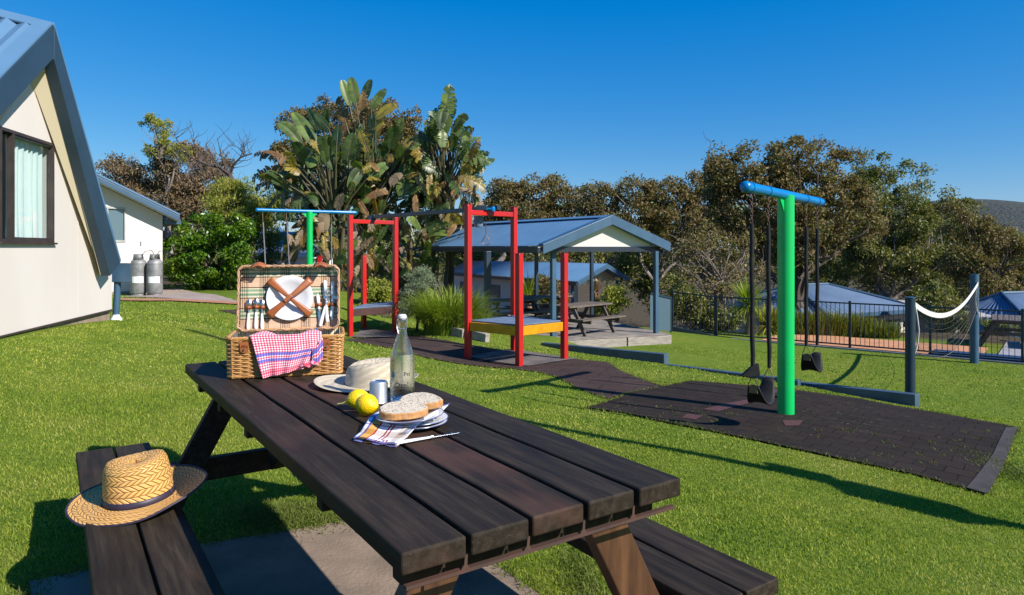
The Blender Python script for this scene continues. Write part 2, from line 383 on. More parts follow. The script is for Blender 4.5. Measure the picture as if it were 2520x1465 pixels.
def sheet(name, poly, mat, dz=.008, cell=.25, edge=0.0, label=None, kind='structure', parent=None):
    """a sheet laid on the terrain: polygon in world XY, cut on a grid and dropped to the ground"""
    import bmesh
    bm = bmesh.new(); vs = [bm.verts.new((p[0], p[1], 0)) for p in poly]; bm.faces.new(vs)
    x0 = min(p[0] for p in poly); x1 = max(p[0] for p in poly); y0 = min(p[1] for p in poly); y1 = max(p[1] for p in poly)
    for k in np.arange(math.floor(x0/cell)*cell, x1, cell):
        bmesh.ops.bisect_plane(bm, geom=bm.verts[:]+bm.edges[:]+bm.faces[:], plane_co=(k+.0007, 0, 0), plane_no=(1, 0, 0))
    for k in np.arange(math.floor(y0/cell)*cell, y1, cell):
        bmesh.ops.bisect_plane(bm, geom=bm.verts[:]+bm.edges[:]+bm.faces[:], plane_co=(0, k+.0007, 0), plane_no=(0, 1, 0))
    co_ = np.array([v.co[:] for v in bm.verts]); z = H(co_[:, 0], co_[:, 1])
    for v, zz in zip(bm.verts, z): v.co.z = zz+dz
    bm.normal_update()
    for f in bm.faces:
        if f.normal.z < 0: f.normal_flip()
    me = bpy.data.meshes.new(name); bm.to_mesh(me); bm.free(); me.materials.append(mat)
    o = bpy.data.objects.new(name, me); COL.objects.link(o); WM[o.name] = Matrix.Identity(4)
    if parent: o.parent = parent
    if kind: tag(o, label, kind=kind)
    return o
def paver_mat(name, ca, cb, mort, angle, sc, rough=.75, crack=True):
    m, nt, b = new_mat(name); v = coords(nt, 'Object', (1, 1, 1), angle)
    nz = noise(nt, coords(nt, 'Object'), 2.2, 3); 
    br = N(nt, 'ShaderNodeTexBrick', i_Scale=sc); br.inputs['Mortar Size'].default_value = .012; br.inputs['Brick Width'].default_value = .5; br.inputs['Row Height'].default_value = .42
    br.inputs['Color1'].default_value = c4(ca); br.inputs['Color2'].default_value = c4(cb); br.inputs['Mortar'].default_value = c4(mort); br.inputs['Mortar Smooth'].default_value = .3
    wv = N(nt, 'ShaderNodeVectorMath', operation='ADD'); sc2 = N(nt, 'ShaderNodeVectorMath', operation='SCALE'); sc2.inputs['Scale'].default_value = .035
    wn = N(nt, 'ShaderNodeTexNoise', i_Scale=9.0); nt.links.new(v, wn.inputs['Vector']); nt.links.new(wn.outputs[1], sc2.inputs[0]); nt.links.new(v, wv.inputs[0]); nt.links.new(sc2.outputs[0], wv.inputs[1])
    nt.links.new(wv.outputs[0], br.inputs['Vector'])
    c = mixc(nt, ramp(nt, nz, [(.4, 0.0), (.7, .6)]), br.outputs[0], tuple(x*1.5 for x in ca))
    sp = noise(nt, coords(nt, 'Object'), 70, 3, .8); c = mixc(nt, ramp(nt, sp, [(.60, 0.0), (.72, .55)]), c, tuple(x*2.6+.01 for x in ca))
    gr = noise(nt, coords(nt, 'Object'), 16, 4, .75); gm = mth(nt, 'MULTIPLY', ramp(nt, gr, [(.62, 0.0), (.68, 1.0)]), ramp(nt, noise(nt, coords(nt, 'Object'), 1.1, 2), [(.48, 0.0), (.6, 1.0)]))
    c = mixc(nt, mth(nt, 'MULTIPLY', gm, .8), c, (.16, .17, .05))
    nt.links.new(c, b.inputs['Base Color']); b.inputs['Roughness'].default_value = .9; b.inputs['Specular IOR Level'].default_value = .12
    bb = N(nt, 'ShaderNodeBump', i_Strength=.9, i_Distance=.012); nt.links.new(mth(nt, 'SUBTRACT', mth(nt, 'MULTIPLY', sp, .3), br.outputs[1]), bb.inputs['Height']); nt.links.new(bb.outputs[0], b.inputs['Normal'])
    return m
def wob(poly, amp, step, seed):
    """break long polygon edges into wobbly ones"""
    r = random.Random(seed); out = []
    for i in range(len(poly)):
        a = poly[i]; b = poly[(i+1) % len(poly)]; L = math.hypot(b[0]-a[0], b[1]-a[1]); n = max(1, int(L/step))
        for k in range(n):
            t = k/n; j = amp if k else 0
            out.append((a[0]+(b[0]-a[0])*t+r.uniform(-j, j), a[1]+(b[1]-a[1])*t+r.uniform(-j, j)))
    return out
mat_ang = math.atan2(6.8-4.8, 5.04-3.35)
M_MAT = paver_mat('rubber_pavers', (.0195, .0155, .0125), (.030, .021, .0175), (.005, .004, .004), -mat_ang+math.pi/2, 2.35)
M_MATB = paver_mat('brown_rubber', (.044, .030, .026), (.056, .036, .031), (.028, .018, .016), .3, 1.2)
nearmat_px = [(1442,1006),(1500,990),(1560,968),(1700,940),(1800,948),(1950,962),(2120,985),(2300,1018),(2505,1056),(2478,1130),(2430,1222),(2250,1172),(2100,1140),(1950,1107),(1800,1075),(1640,1043),(1540,1020)]
path_px = [(845,838),(900,826),(985,822),(1060,833),(1140,848),(1230,862),(1330,872),(1420,886),(1495,893),(1530,915),(1580,935),(1640,955),(1560,969),(1495,985),(1470,975),(1420,958),(1380,935),(1330,918),(1250,908),(1140,898),(1050,882),(960,858)]
NM = [tuple(G(*p)[:2]) for p in nearmat_px]; PM_ = [tuple(G(*p)[:2]) for p in path_px]
NMw = wob(NM, .02, .3, 1); PMw = wob(PM_, .03, .35, 2)
tag(sheet('rubber_surfacing', PMw, M_MATB, .012, .22, label='brown rubber path surfacing'), kind='structure')
tag(sheet('rubber_paving', NMw, M_MAT, .017, .22, label='black interlocking rubber pavers under the near swing'), kind='structure')
M_REDP = pm('red_rubber', (.085, .026, .022), (.055, .022, .02), 20, .8, .5, 90, .004)
rp = [[tuple(G(*p)[:2]) for p in q] for q in ([(1862,984),(1892,987),(1768,1018),(1730,1012)], [(1925,1040),(1976,1040),(1966,1053),(1932,1053)], [(1905,962),(1960,958),(1960,968),(1900,972)], [(1690,1024),(1730,1028),(1712,1038),(1678,1033)])]
for q in rp[:1]: tag(sheet('red_rubber_strip', q, M_REDP, .021, .15, label='faded red rubber pavers'), kind='structure')
for q in rp[1:]: tag(sheet('red_rubber_paver', q, M_REDP, .021, .15, label='faded red rubber paver'), kind='structure')
# concrete pads under the slide frames
pad1 = [tuple(G(*p)[:2]) for p in [(1148,880),(1262,862),(1425,886),(1300,904)]]
pad2 = [tuple(G(*p)[:2]) for p in [(862,832),(890,812),(990,815),(975,832)]]
M_PAD = pm('worn_concrete_pad', (.16, .135, .125), (.08, .07, .068), 4, .9, .4, 60, .004)
tag(sheet('concrete_pad', pad1, M_PAD, .023, .2), kind='structure'); tag(sheet('concrete_pad', pad2, M_PAD, .03, .2), kind='structure')
# left path, kerb, garden patches
gpath = [tuple(G(*p)[:2]) for p in [(398,716),(430,710),(560,736),(600,748),(520,746),(400,735),(300,732)]]
edge_q = [tuple(G(*p)[:2]) for p in [(2476,1058),(2506,1057),(2479,1131),(2431,1223),(2378,1209),(2446,1122)]]
tag(sheet('rubber_edge_strip', edge_q, pm('greyed_rubber_edge', (.052, .042, .038), (.028, .023, .021), 6, .85, .5, 60, .004), .024, .2), kind='structure')
tag(sheet('garden_path', gpath, pm('path_concrete', (.34, .27, .23), (.25, .2, .17), 3, .9), .02, .4), kind='structure')
kerb = [tuple(G(*p)[:2]) for p in [(290,738),(420,738),(600,747),(640,752),(600,752),(420,743),(290,742)]]
tag(sheet('brick_kerb', kerb, pm('terracotta_edging', (.42, .19, .10), (.3, .14, .08), 9, .85), .03, .4), kind='structure')
soil = [tuple(G(*p)[:2]) for p in [(535,765),(590,762),(680,775),(590,777)]]
tag(sheet('rubber_patch', soil, M_MATB, .012, .3), kind='structure')
# table frame
TL = Vector((math.cos(math.radians(124)), math.sin(math.radians(124)), 0)); TW = Vector((math.sin(math.radians(124)), -math.cos(math.radians(124)), 0))
NL = Vector((-.203, 1.249, 0)); TA = math.radians(34)
def T(x, y, z=0): return NL+TW*x+TL*y+Vector((0, 0, z))
slab = [tuple(T(*p)[:2]) for p in [(-.6,-.9),(1.02,-.9),(1.0,2.02),(.5,2.035),(.0,2.05),(-.6,1.97)]]
slabw = wob(slab, .012, .2, 5)
tag(sheet('patio_slab', slabw, M_CONC, .012, .2, label='rough concrete slab under the near picnic table'), kind='structure')
# ------------------------------------------------------------------ lawn blades (uncountable)
M_BLADE = leafmat('grass_blades', [(.07, .145, .020), (.11, .190, .026), (.19, .265, .032), (.27, .31, .045), (.38, .37, .09), (.48, .41, .20)], .75, .3, .06, .5, 1.5)
M_DRYG = leafmat('dry_grass', [(.22, .16, .08), (.12, .13, .03), (.10, .15, .02), (.28, .22, .12)], .7, .2, .2)
def lawn_blades():
    Vs = []; tot = 0
    noz = [NMw, PMw, slabw, gpath, pad1, pad2]
    house = [(-5.3, 9.25), (-4.55, 6.0), (-3.6, 1.0), (-12, 1), (-12, 9.25)]
    for (y0, y1, n, hh, ww) in ((.9, 3.0, 150000, .017, .0030), (3.0, 5.5, 170000, .018, .0048), (5.5, 9.5, 130000, .019, .009), (9.5, 17, 80000, .024, .017)):
        Y = np.sqrt(RNG.uniform(y0**2, y1**2, n)); X = RNG.uniform(-.80, .80, n)*Y
        bad = np.zeros(n, bool)
        for q in noz: bad |= inpoly(X, Y, q)
        bad |= inpoly(X, Y, house)
        d = (X-BA[0])*BN[0]+(Y-BA[1])*BN[1]; bad |= (abs(d) < .14) & (X > .5)
        bad |= ((X > .2) & (Y > 14.2) & (d < 3.8) & (X < 4.6))
        X = X[~bad]; Y = Y[~bad]; n = len(X)
        Z = H(X, Y)-.003
        h = hh*RNG.uniform(.45, 1.15, n)*(1+.35*np.sin(X*2.1+np.sin(Y*3))*.5); a = RNG.uniform(0, 2*np.pi, n)
        ln = RNG.uniform(.2, .95, n)*h; la = RNG.uniform(0, 2*np.pi, n); w_ = ww*RNG.uniform(.6, 1.3, n)/2
        dx = np.cos(a)*w_; dy = np.sin(a)*w_; lx = np.cos(la)*ln; ly = np.sin(la)*ln
        A = np.stack([X-dx, Y-dy, Z], 1); B = np.stack([X+dx, Y+dy, Z], 1)
        C = np.stack([X+dx*.7+lx*.4, Y+dy*.7+ly*.4, Z+h*.6], 1); D = np.stack([X-dx*.7+lx*.4, Y-dy*.7+ly*.4, Z+h*.6], 1)
        E = np.stack([X+lx+dx*.15, Y+ly+dy*.15, Z+h], 1); F_ = np.stack([X+lx-dx*.15, Y+ly-dy*.15, Z+h], 1)
        Vs.append(np.stack([A, B, C, D, E, F_], 1).reshape(-1, 3))
    V = np.concatenate(Vs); n = len(V)//6; k = np.arange(n)*6
    F = np.concatenate([np.stack([k, k+1, k+2, k+3], 1), np.stack([k+3, k+2, k+4, k+5], 1)])
    o = np_mesh('grass', V, F, M_BLADE); tag(o, 'short green grass of the lawn', kind='stuff')
lawn_blades()
def edge_tufts():
    """dead and straggly grass along slab and rubber edges"""
    P_ = []
    def along(poly, n, sp, i0=0, i1=None):
        L = poly[i0:i1] if i1 else poly[i0:]+[poly[0]]
        for _ in range(n):
            i = random.randrange(len(L)-1); t = random.random(); a = L[i]; b = L[i+1]
            P_.append((a[0]+(b[0]-a[0])*t+random.gauss(0, sp), a[1]+(b[1]-a[1])*t+random.gauss(0, sp)))
    along(slabw, 4600, .026); along(NMw, 2000, .022); along(PMw, 1500, .03)
    for _ in range(420): y = random.uniform(1.2, 9); P_.append((random.uniform(-.75, .75)*y, y))
    c = T(.42, 2.22)
    for _ in range(3800): P_.append((c.x+random.gauss(0, .13), c.y+random.gauss(0, .10)))
    c = T(1.2, .9)
    for _ in range(1500): P_.append((c.x+random.gauss(0, .05), c.y+random.gauss(0, .25)))
    c = G(2462, 1165)
    for _ in range(1600): P_.append((c.x+random.gauss(.1, .09), c.y+random.gauss(0, .25)))
    # weeds growing in the paver joints
    for k in range(46):
        a = G(random.uniform(1900, 2440), random.uniform(1060, 1180))
        if not inpoly([a.x], [a.y], NMw)[0]: continue
        for _ in range(random.randint(4, 26)): P_.append((a.x+random.gauss(0, .02), a.y+random.gauss(0, .02)))
    for k in range(90):
        a = G(random.uniform(1480, 1850), random.uniform(1000, 1060))
        if not inpoly([a.x], [a.y], NMw)[0]: continue
        for _ in range(random.randint(2, 8)): P_.append((a.x+random.gauss(0, .02), a.y+random.gauss(0, .02)))
    X = np.array([p[0] for p in P_]); Y = np.array([p[1] for p in P_]); n = len(X); Z = H(X, Y)+.012
    h = RNG.uniform(.005, .024, n); a = RNG.uniform(0, 6.28, n); la = RNG.uniform(0, 6.28, n); ln = RNG.uniform(.3, 1.6, n)*h; w_ = .003+.0008*Y
    dx = np.cos(a)*w_/2; dy = np.sin(a)*w_/2; lx = np.cos(la)*ln; ly = np.sin(la)*ln
    V = np.stack([np.stack([X-dx, Y-dy, Z], 1), np.stack([X+dx, Y+dy, Z], 1), np.stack([X+lx+dx*.3, Y+ly+dy*.3, Z+h], 1), np.stack([X+lx-dx*.3, Y+ly-dy*.3, Z+h], 1)], 1).reshape(-1, 3)
    o = np_mesh('dry_grass', V, np.arange(n*4).reshape(-1, 4), M_DRYG); tag(o, 'dead straggly grass along slab and rubber edges', kind='stuff')
edge_tufts()
# ------------------------------------------------------------------ near picnic table
def board(mb, x0, x1, y0, y1, z0, z1, wav=0.0):
    n = 12; vs = []; fs = []
    for i in range(n+1):
        y = y0+(y1-y0)*i/n; e = wav*random.uniform(-1, 1)
        vs += [(x0+e, y, z0), (x1+e, y, z0), (x1+e, y, z1+e*.4), (x0+e, y, z1+e*.4)]
    for i in range(n):
        a = i*4; b = a+4
        for k in range(4): l = (k+1) % 4; fs.append((a+k, a+l, b+l, b+k))
    fs += [(3, 2, 1, 0), (n*4, n*4+1, n*4+2, n*4+3)]
    mb._add(vs, fs)
def big_table():
    M = rotz(TA, NL+TW*.37+TL*1.228+Vector((0, 0, 0)))
    r = root('picnic_table', 'long dark stained picnic table in the foreground carrying the open basket', 'picnic table', M)
    ox, oy = -.37, -1.228
    for i in range(5):
        mb = MB(); x0 = ox+i*.150+.0015; board(mb, x0, x0+.1385, oy+random.uniform(-.004, .004), 1.228+random.uniform(-.005, .005), .706, .75, .0012)
        tag(mb.build('tabletop_board', M_TABLE2 if i == 2 else M_TABLE, r, bevel=.006, seg=3), 'worn board with reddish patches' if i == 2 else None)
    for (bx, zz) in ((-.81, .40), (.475, .40)):
        s = root_bench = MB()
        for k in range(2):
            board(s, bx+k*.150, bx+k*.150+.140, oy+random.uniform(-.004, .004), 1.228, zz-.044, zz, .001)
        s.build('bench', M_TABLE, r, bevel=.006, seg=3)
    ya, yb = -1.228+.085, 1.228-.33
    # steel angle with tabs under the near end
    s = MB(); s.box((-.355, -1.219, .674), (.36, -1.206, .681))
    for i in range(1, 5):
        x = -.37+i*.150-.005
        s.prism([(x-.013, -1.218, .6811), (x+.006, -1.218, .6811), (x+.001, -1.218, .689), (x+.002, -1.218, .708), (x-.004, -1.218, .708), (x-.006, -1.218, .690)], (0, .004, 0))
    s.build('steel_bracket', M_RUST, r)
    s = MB(); s.box((-.34, -1.165, .655), (.34, -1.12, .7055)); s.build('top_bearer', M_TABLE, r, bevel=.004)
    s = MB()
    for yy in (-1.228+.45, 0.0, .45, yb): s.box((-.35, yy+.05, .660), (.35, yy+.095, .705))
    s.build('top_bearer', M_TABLE, r, bevel=.004)
    for yy in (ya+.02, yb):
        for sx in (-1, 1):
            s = MB(); s.bar((sx*.20, yy+.03, .694), (sx*.56, yy+.03, .03), .045, .105, (1, 0, 0)); s.build('leg', M_BWOOD if yy < 0 else M_TABLE, r, bevel=.004)
        s = MB(); s.box((-.79, yy+.056, .255), (.74, yy+.10, .355)); s.build('bench_bearer', M_BWOOD if yy < 0 else M_TABLE, r, bevel=.004)
    for sx in (-1, 1):
        s = MB(); s.bar((sx*.04, yb-.62, .685), (sx*.04, yb-.01, .32), .045, .09); s.build('brace', M_TABLE, r, bevel=.004)
    # bolts
    for sx in (-1, 1): s = MB(); s.tube([(sx*.455, ya+.022, .30), (sx*.455, ya+.006, .30)], .014, 6); s.build('bolt', M_RUST, r)
big_table()
# ------------------------------------------------------------------ basket and food
ZT = .7515
def plaid(name, base, xs_, ys_, kind='UV', rough=.9, bump=True):
    m, nt, b = new_mat(name)
    t = N(nt, 'ShaderNodeTexCoord'); sp = N(nt, 'ShaderNodeSeparateXYZ'); nt.links.new(t.outputs[kind], sp.inputs[0])
    c = None
    for comp, (per, bands) in ((0, xs_), (1, ys_)):
        q = stripes_node(nt, sp.outputs[comp], per, bands)
        c = q if c is None else mixc(nt, .5, c, q) if base is None else mixc(nt, 1.0, c, q, 'MULTIPLY')
    nt.links.new(c, b.inputs['Base Color']); b.inputs['Roughness'].default_value = rough; b.inputs['Specular IOR Level'].default_value = .15
    b.inputs['Sheen Weight'].default_value = .2
    if bump: bumpn(nt, b, noise(nt, coords(nt, kind), 40, 3), .3, .001)
    return m
Wt = (1, 1, 1); CR = (.78, .70, .56); PK = (.85, .60, .46); GN = (.20, .33, .24); BK = (.05, .06, .06); NV = (.10, .12, .25)
M_LINING = plaid('plaid_lining', 1,
  (.062, [(0, CR), (.10, BK), (.14, CR), (.24, GN), (.29, CR), (.36, BK), (.40, CR), (.50, GN), (.56, CR), (.64, BK), (.68, CR)]),
  (.070, [(0, (1, .93, .8)), (.12, (.45, .62, .5)), (.27, (1, .93, .8)), (.34, (.2, .2, .2)), (.37, (1, .75, .6)), (.66, (.2, .2, .2)), (.69, (1, .93, .8)), (.80, (.6, .78, .66)), (.92, (1, .93, .8))]), 'Object')
M_GING = plaid('red_gingham', 1, (.0105, [(0, (.95, .80, .82)), (.5, (.72, .13, .22))]), (.0115, [(0, (.95, .84, .86)), (.52, (.66, .10, .19))]), 'UV')
def gingham():
    m, nt, b = new_mat('red_checked_cloth'); t = N(nt, 'ShaderNodeTexCoord'); sp = N(nt, 'ShaderNodeSeparateXYZ'); nt.links.new(t.outputs['UV'], sp.inputs[0])
    a = stripes_node(nt, sp.outputs[0], .0118, [(0, (0, 0, 0)), (.5, (1, 1, 1))]); c = stripes_node(nt, sp.outputs[1], .0118, [(0, (0, 0, 0)), (.5, (1, 1, 1))])
    s = mixc(nt, .5, a, c); col = ramp(nt, s, [(0, (.93, .80, .81)), (.35, (.80, .22, .30)), (.75, (.46, .03, .07))], 'CONSTANT')
    bl = stripes_node(nt, sp.outputs[1], .30, [(0, (0, 0, 0)), (.425, (1, 1, 1)), (.475, (0, 0, 0)), (.52, (1, 1, 1)), (.57, (0, 0, 0))])
    col = mixc(nt, bl, col, mixc(nt, a, (.20, .18, .52), (.12, .10, .36)))
    rd = stripes_node(nt, sp.outputs[1], .30, [(0, (0, 0, 0)), (.70, (1, 1, 1)), (.76, (0, 0, 0))]); col = mixc(nt, mth(nt, 'MULTIPLY', rd, .55), col, (.62, .03, .08))
    nt.links.new(col, b.inputs['Base Color']); b.inputs['Roughness'].default_value = .95; b.inputs['Specular IOR Level'].default_value = .1
    bumpn(nt, b, noise(nt, coords(nt, 'UV'), 260, 3), .35, .002); return m
M_TOWEL = gingham()
def napk():
    m, nt, b = new_mat('checked_napkin'); t = N(nt, 'ShaderNodeTexCoord'); sp = N(nt, 'ShaderNodeSeparateXYZ'); nt.links.new(t.outputs['UV'], sp.inputs[0])
    a = stripes_node(nt, sp.outputs[0], .16, [(0, (.78, .79, .84)), (.20, (.16, .14, .36)), (.245, (.70, .38, .10)), (.40, (.40, .06, .06)), (.43, (.78, .79, .84)), (.60, (.35, .05, .08)), (.63, (.75, .73, .72)), (.67, (.35, .05, .08)), (.70, (.78, .78, .82)), (.86, (.62, .55, .48))])
    c = stripes_node(nt, sp.outputs[1], .11, [(0, (.15, .14, .38)), (.08, (1, 1, 1)), (.3, (.70, .58, .46)), (.52, (1, 1, 1)), (.66, (.3, .22, .42)), (.70, (.95, .95, .95)), (.9, (.25, .22, .5))])
    col = mixc(nt, .9, a, c, 'MULTIPLY'); nt.links.new(col, b.inputs['Base Color']); b.inputs['Roughness'].default_value = .95; b.inputs['Specular IOR Level'].default_value = .1; return m
M_NAPK = napk()
M_LEATH = pm('tan_leather', (.33, .10, .028), (.26, .075, .022), 20, .42, .3, 160, .001)
M_WICK = pm('honey_wicker', (.52, .27, .08), (.36, .17, .05), 22, .5, .4, 120, .001, lo=.3, hi=.7)
M_WICKP = pm('pale_peeled_wicker', (.50, .30, .17), (.36, .20, .115), 24, .55, .4, 120, .001)
M_CER = pm('white_ceramic', (.66, .66, .68), (.64, .64, .66), 3, .12)
M_BLUEGL = pm('blue_plastic', (.05, .14, .35), None, 6, .4)
BX = Vector((.9664, .257, 0)); BA_ = math.atan2(.257, .9664)
F0 = Vector((-1.208, 2.898, ZT)); BM = rotz(BA_, F0)
BWd, BDp, BHt = .471, .295, .173
def loop_pts(x0, y0, x1, y1, step, rr=.02):
    pts = []
    def seg(ax, ay, bx, by):
        L = math.hypot(bx-ax, by-ay); n = max(1, round(L/step))
        for i in range(n): pts.append((ax+(bx-ax)*i/n, ay+(by-ay)*i/n))
    seg(x0+rr, y0, x1-rr, y0); seg(x1-rr, y0, x1, y0+rr); seg(x1, y0+rr, x1, y1-rr); seg(x1, y1-rr, x1-rr, y1)
    seg(x1-rr, y1, x0+rr, y1); seg(x0+rr, y1, x0, y1-rr); seg(x0, y1-rr, x0, y0+rr); seg(x0, y0+rr, x0+rr, y0)
    return pts
def normals2(pts):
    out = []; n = len(pts)
    for i in range(n):
        a = pts[i-1]; b = pts[(i+1) % n]; d = (b[0]-a[0], b[1]-a[1]); L = math.hypot(*d) or 1; out.append((d[1]/L, -d[0]/L))
    return out
def basket():
    r = root('picnic_basket', 'open wicker picnic basket with plaid lined lid at the far end of the table', 'picnic basket', BM)
    pts = loop_pts(0, 0, BWd, BDp, .0082); nn = normals2(pts); n = len(pts)
    mb = MB(); rows = 19
    for j in range(rows):
        z = .010+j*(BHt-.022)/(rows-1)
        fl = 1+.0*z
        P3 = []
        for i, (x, y) in enumerate(pts):
            s = math.sin(math.pi*i/4.0+(math.pi if j % 2 else 0))*.0034; k = (z/BHt)*.006
            P3.append((x+nn[i][0]*(s+k), y+nn[i][1]*(s+k), z+random.uniform(-.0009, .0009)))
        mb.tube(P3, .0040, 5, cap=False, closed=True)
    mb.build('woven_body', M_WICK, r, smooth=True)
    mb = MB()
    for i in range(0, n, 4):
        x, y = pts[i]; k = .006; mb.tube([(x, y, .002), (x+nn[i][0]*k, y+nn[i][1]*k, BHt-.004)], .0036, 5)
    mb.build('stake', M_WICK, r, smooth=True)
    mb = MB()
    for ph in (0, 2.1, 4.2):
        P3 = [(x+nn[i][0]*(.006+.005*math.cos(i*.9+ph)), y+nn[i][1]*(.006+.005*math.cos(i*.9+ph)), BHt-.003+.005*math.sin(i*.9+ph)) for i, (x, y) in enumerate(pts)]
        mb.tube(P3, .0042, 6, cap=False, closed=True)
        P3 = [(x+nn[i][0]*.003*math.cos(i*.9+ph), y+nn[i][1]*.003*math.cos(i*.9+ph), .008+.004*math.sin(i*.9+ph)) for i, (x, y) in enumerate(pts)]
        mb.tube(P3, .0038, 6, cap=False, closed=True)
    mb.build('braided_rim', M_WICK, r, smooth=True)
    mb = MB(); e = .007
    mb.prism([(e, e, .008), (BWd-e, e, .008), (BWd-e, BDp-e, .008), (e, BDp-e, .008)], (0, 0, .004))
    for (a, b) in (((e, e), (BWd-e, e)), ((BWd-e, e), (BWd-e, BDp-e)), ((BWd-e, BDp-e), (e, BDp-e)), ((e, BDp-e), (e, e))):
        mb.bar((a[0], a[1], .095), (b[0], b[1], .095), .002, .16)
    mb.build('plaid_lining', M_LINING, r)
    # leather tabs on the front
    for x in (.068, .405):
        mb = MB(); mb.lathe([(.0, -.002), (.017, -.002), (.018, 0), (.017, .003), (0, .003)], 16, cap=False)
        mb.X = None; v = mb.v; mb.v = [(p[0]+x, -.0135-p[2], p[1]*1.0+.128) for p in v]
        mb.box((x-.017, -.0165, .132), (x+.017, -.0135, .158)); mb.build('leather_tab', M_LEATH, r, smooth=True)
        s = MB(); s.tube([(x, -.016, .126), (x, -.022, .126)], .0045, 10); s.build('stud', M_STEEL, r, smooth=True)
    # lid: own frame, hinge at the back
    LM = Matrix.Translation((0.0, BDp+.012, BHt-.004)) @ Matrix.Rotation(math.radians(-7), 4, 'X')   # lid local: x width, z up, -y toward viewer
    LW, LH, LD = .452, .300, .046; lx0 = .008
    lid = MB(); lid.X = LM
    lp = loop_pts(lx0, .0, lx0+LW, LH, .0078, .018)
    pn = normals2(lp)
    for i, (x, z) in enumerate(lp):
        b = .0022*math.sin(i*2.2)
        lid.tube([(x+pn[i][0]*b, .004, z+pn[i][1]*b), (x-pn[i][0]*b, -LD+.003, z-pn[i][1]*b)], .0033+random.uniform(-.0004, .0006), 5)
    for dy in (.004, -LD*.5):
        lid.tube([(x+pn[i][0]*.004, dy, z+pn[i][1]*.004) for i, (x, z) in enumerate(lp)], .0028, 5, cap=False, closed=True)
    for dy, ph in ((-LD, 0), (-LD+.002, 3.14)):
        lid.tube([(x+pn[i][0]*.003*math.sin(i*.8+ph), dy, z+pn[i][1]*.003*math.sin(i*.8+ph)) for i, (x, z) in enumerate(lp)], .0036, 6, cap=False, closed=True)
    k = 0
    zz = .006
    while zz < LH:
        lid.tube([(lx0, .006+.003*math.sin(k*3.14+0), zz), (lx0+LW*.5, .006-.003*math.sin(k*3.14), zz), (lx0+LW, .006, zz)], .0042, 5); zz += .0078; k += 1
    lo = lid.build('lid', M_WICKP, r, smooth=True)
    s = MB(); s.X = LM; s.box((lx0+.005, -.003, .005), (lx0+LW-.005, 0.0, LH-.005)); s.build('lid_lining', lid_plaid(), lo)
    # top straps with shadows
    for x in (.095, .375):
        s = MB(); s.X = LM
        s.grid(lambda u, v, x=x: (x-.030+.06*u+.010*math.sin(v*3)*(.5), -LD+.014-.066*v*(1-v*.25), LH+.010+.012*math.sin(u*3.14)*math.sin(v*2.6)-.018*v*v*(1+.0*u)-abs(u-.5)*.01*v), 10, 8)
        s.build('leather_strap', M_LEATH, lo, smooth=True, solid=.003)
        b = MB(); b.X = LM; b.tube([(x-.012, -LD-.028, LH-.004), (x+.020, -LD-.030, LH-.006), (x+.020, -LD-.026, LH-.020), (x-.012, -LD-.024, LH-.018)], .0016, 5, closed=True); b.build('buckle', M_STEEL, lo)
    # crossed straps over the plate: wide at the ends, narrow in the middle
    cx, cz = .236, .150
    for (dx, dz) in ((1, .88), (1, -.88)):
        L = math.hypot(dx, dz); d = Vector((dx/L, 0, dz/L)); q = Vector((-d.z, 0, d.x))
        s = MB(); s.X = LM
        def fn(u, v, d=d, q=q, s2=dz):
            t = (u-.5)*2; wd = .009+.011*abs(t)**1.3
            y = -.020-.021*math.cos(t*1.35)-(.003 if s2 > 0 else 0); y = min(y, -.012)
            return Vector((cx, 0, cz))+d*(t*.128)+q*((v-.5)*2*wd)+Vector((0, y, 0))
        s.grid(fn, 20, 3); s.build('plate_strap', M_LEATH, lo, smooth=True, solid=.002)
    s = MB(); s.X = LM @ Matrix.Translation((cx, -.049, cz)) @ Matrix.Rotation(math.radians(-42), 4, 'Y')
    s.tube([(-.013, 0, -.011), (.013, 0, -.011), (.013, 0, .011), (-.013, 0, .011)], .0016, 6, closed=True); s.build('strap_buckle', M_STEEL, lo, smooth=True)
    s = MB(); s.X = LM @ Matrix.Translation((cx-.004, -.049, cz)) @ Matrix.Rotation(math.radians(-42), 4, 'Y'); s.box((-.026, -.002, -.009), (.014, .001, .009)); s.build('strap_keeper', M_LEATH, lo, bevel=.002)
    # cutlery loops
    for (x, z) in ((.050, .108), (.084, .110), (.112, .108), (.368, .114), (.402, .112), (.434, .114)):
        s = MB(); s.X = LM
        s.grid(lambda u, v, x=x, z=z: (x+(u-.5)*.031, -.004-.016*math.sin(u*math.pi), z+(v-.5)*.014), 10, 1); s.build('cutlery_loop', M_LEATH, lo, smooth=True, solid=.002)
    # front clasp strap hanging right inside
    s = MB(); s.X = LM; s.box((.352, -LD-.004, -.024), (.364, -LD-.001, .004)); s.build('blue_tie', M_BLUEGL, lo)
    return r, LM
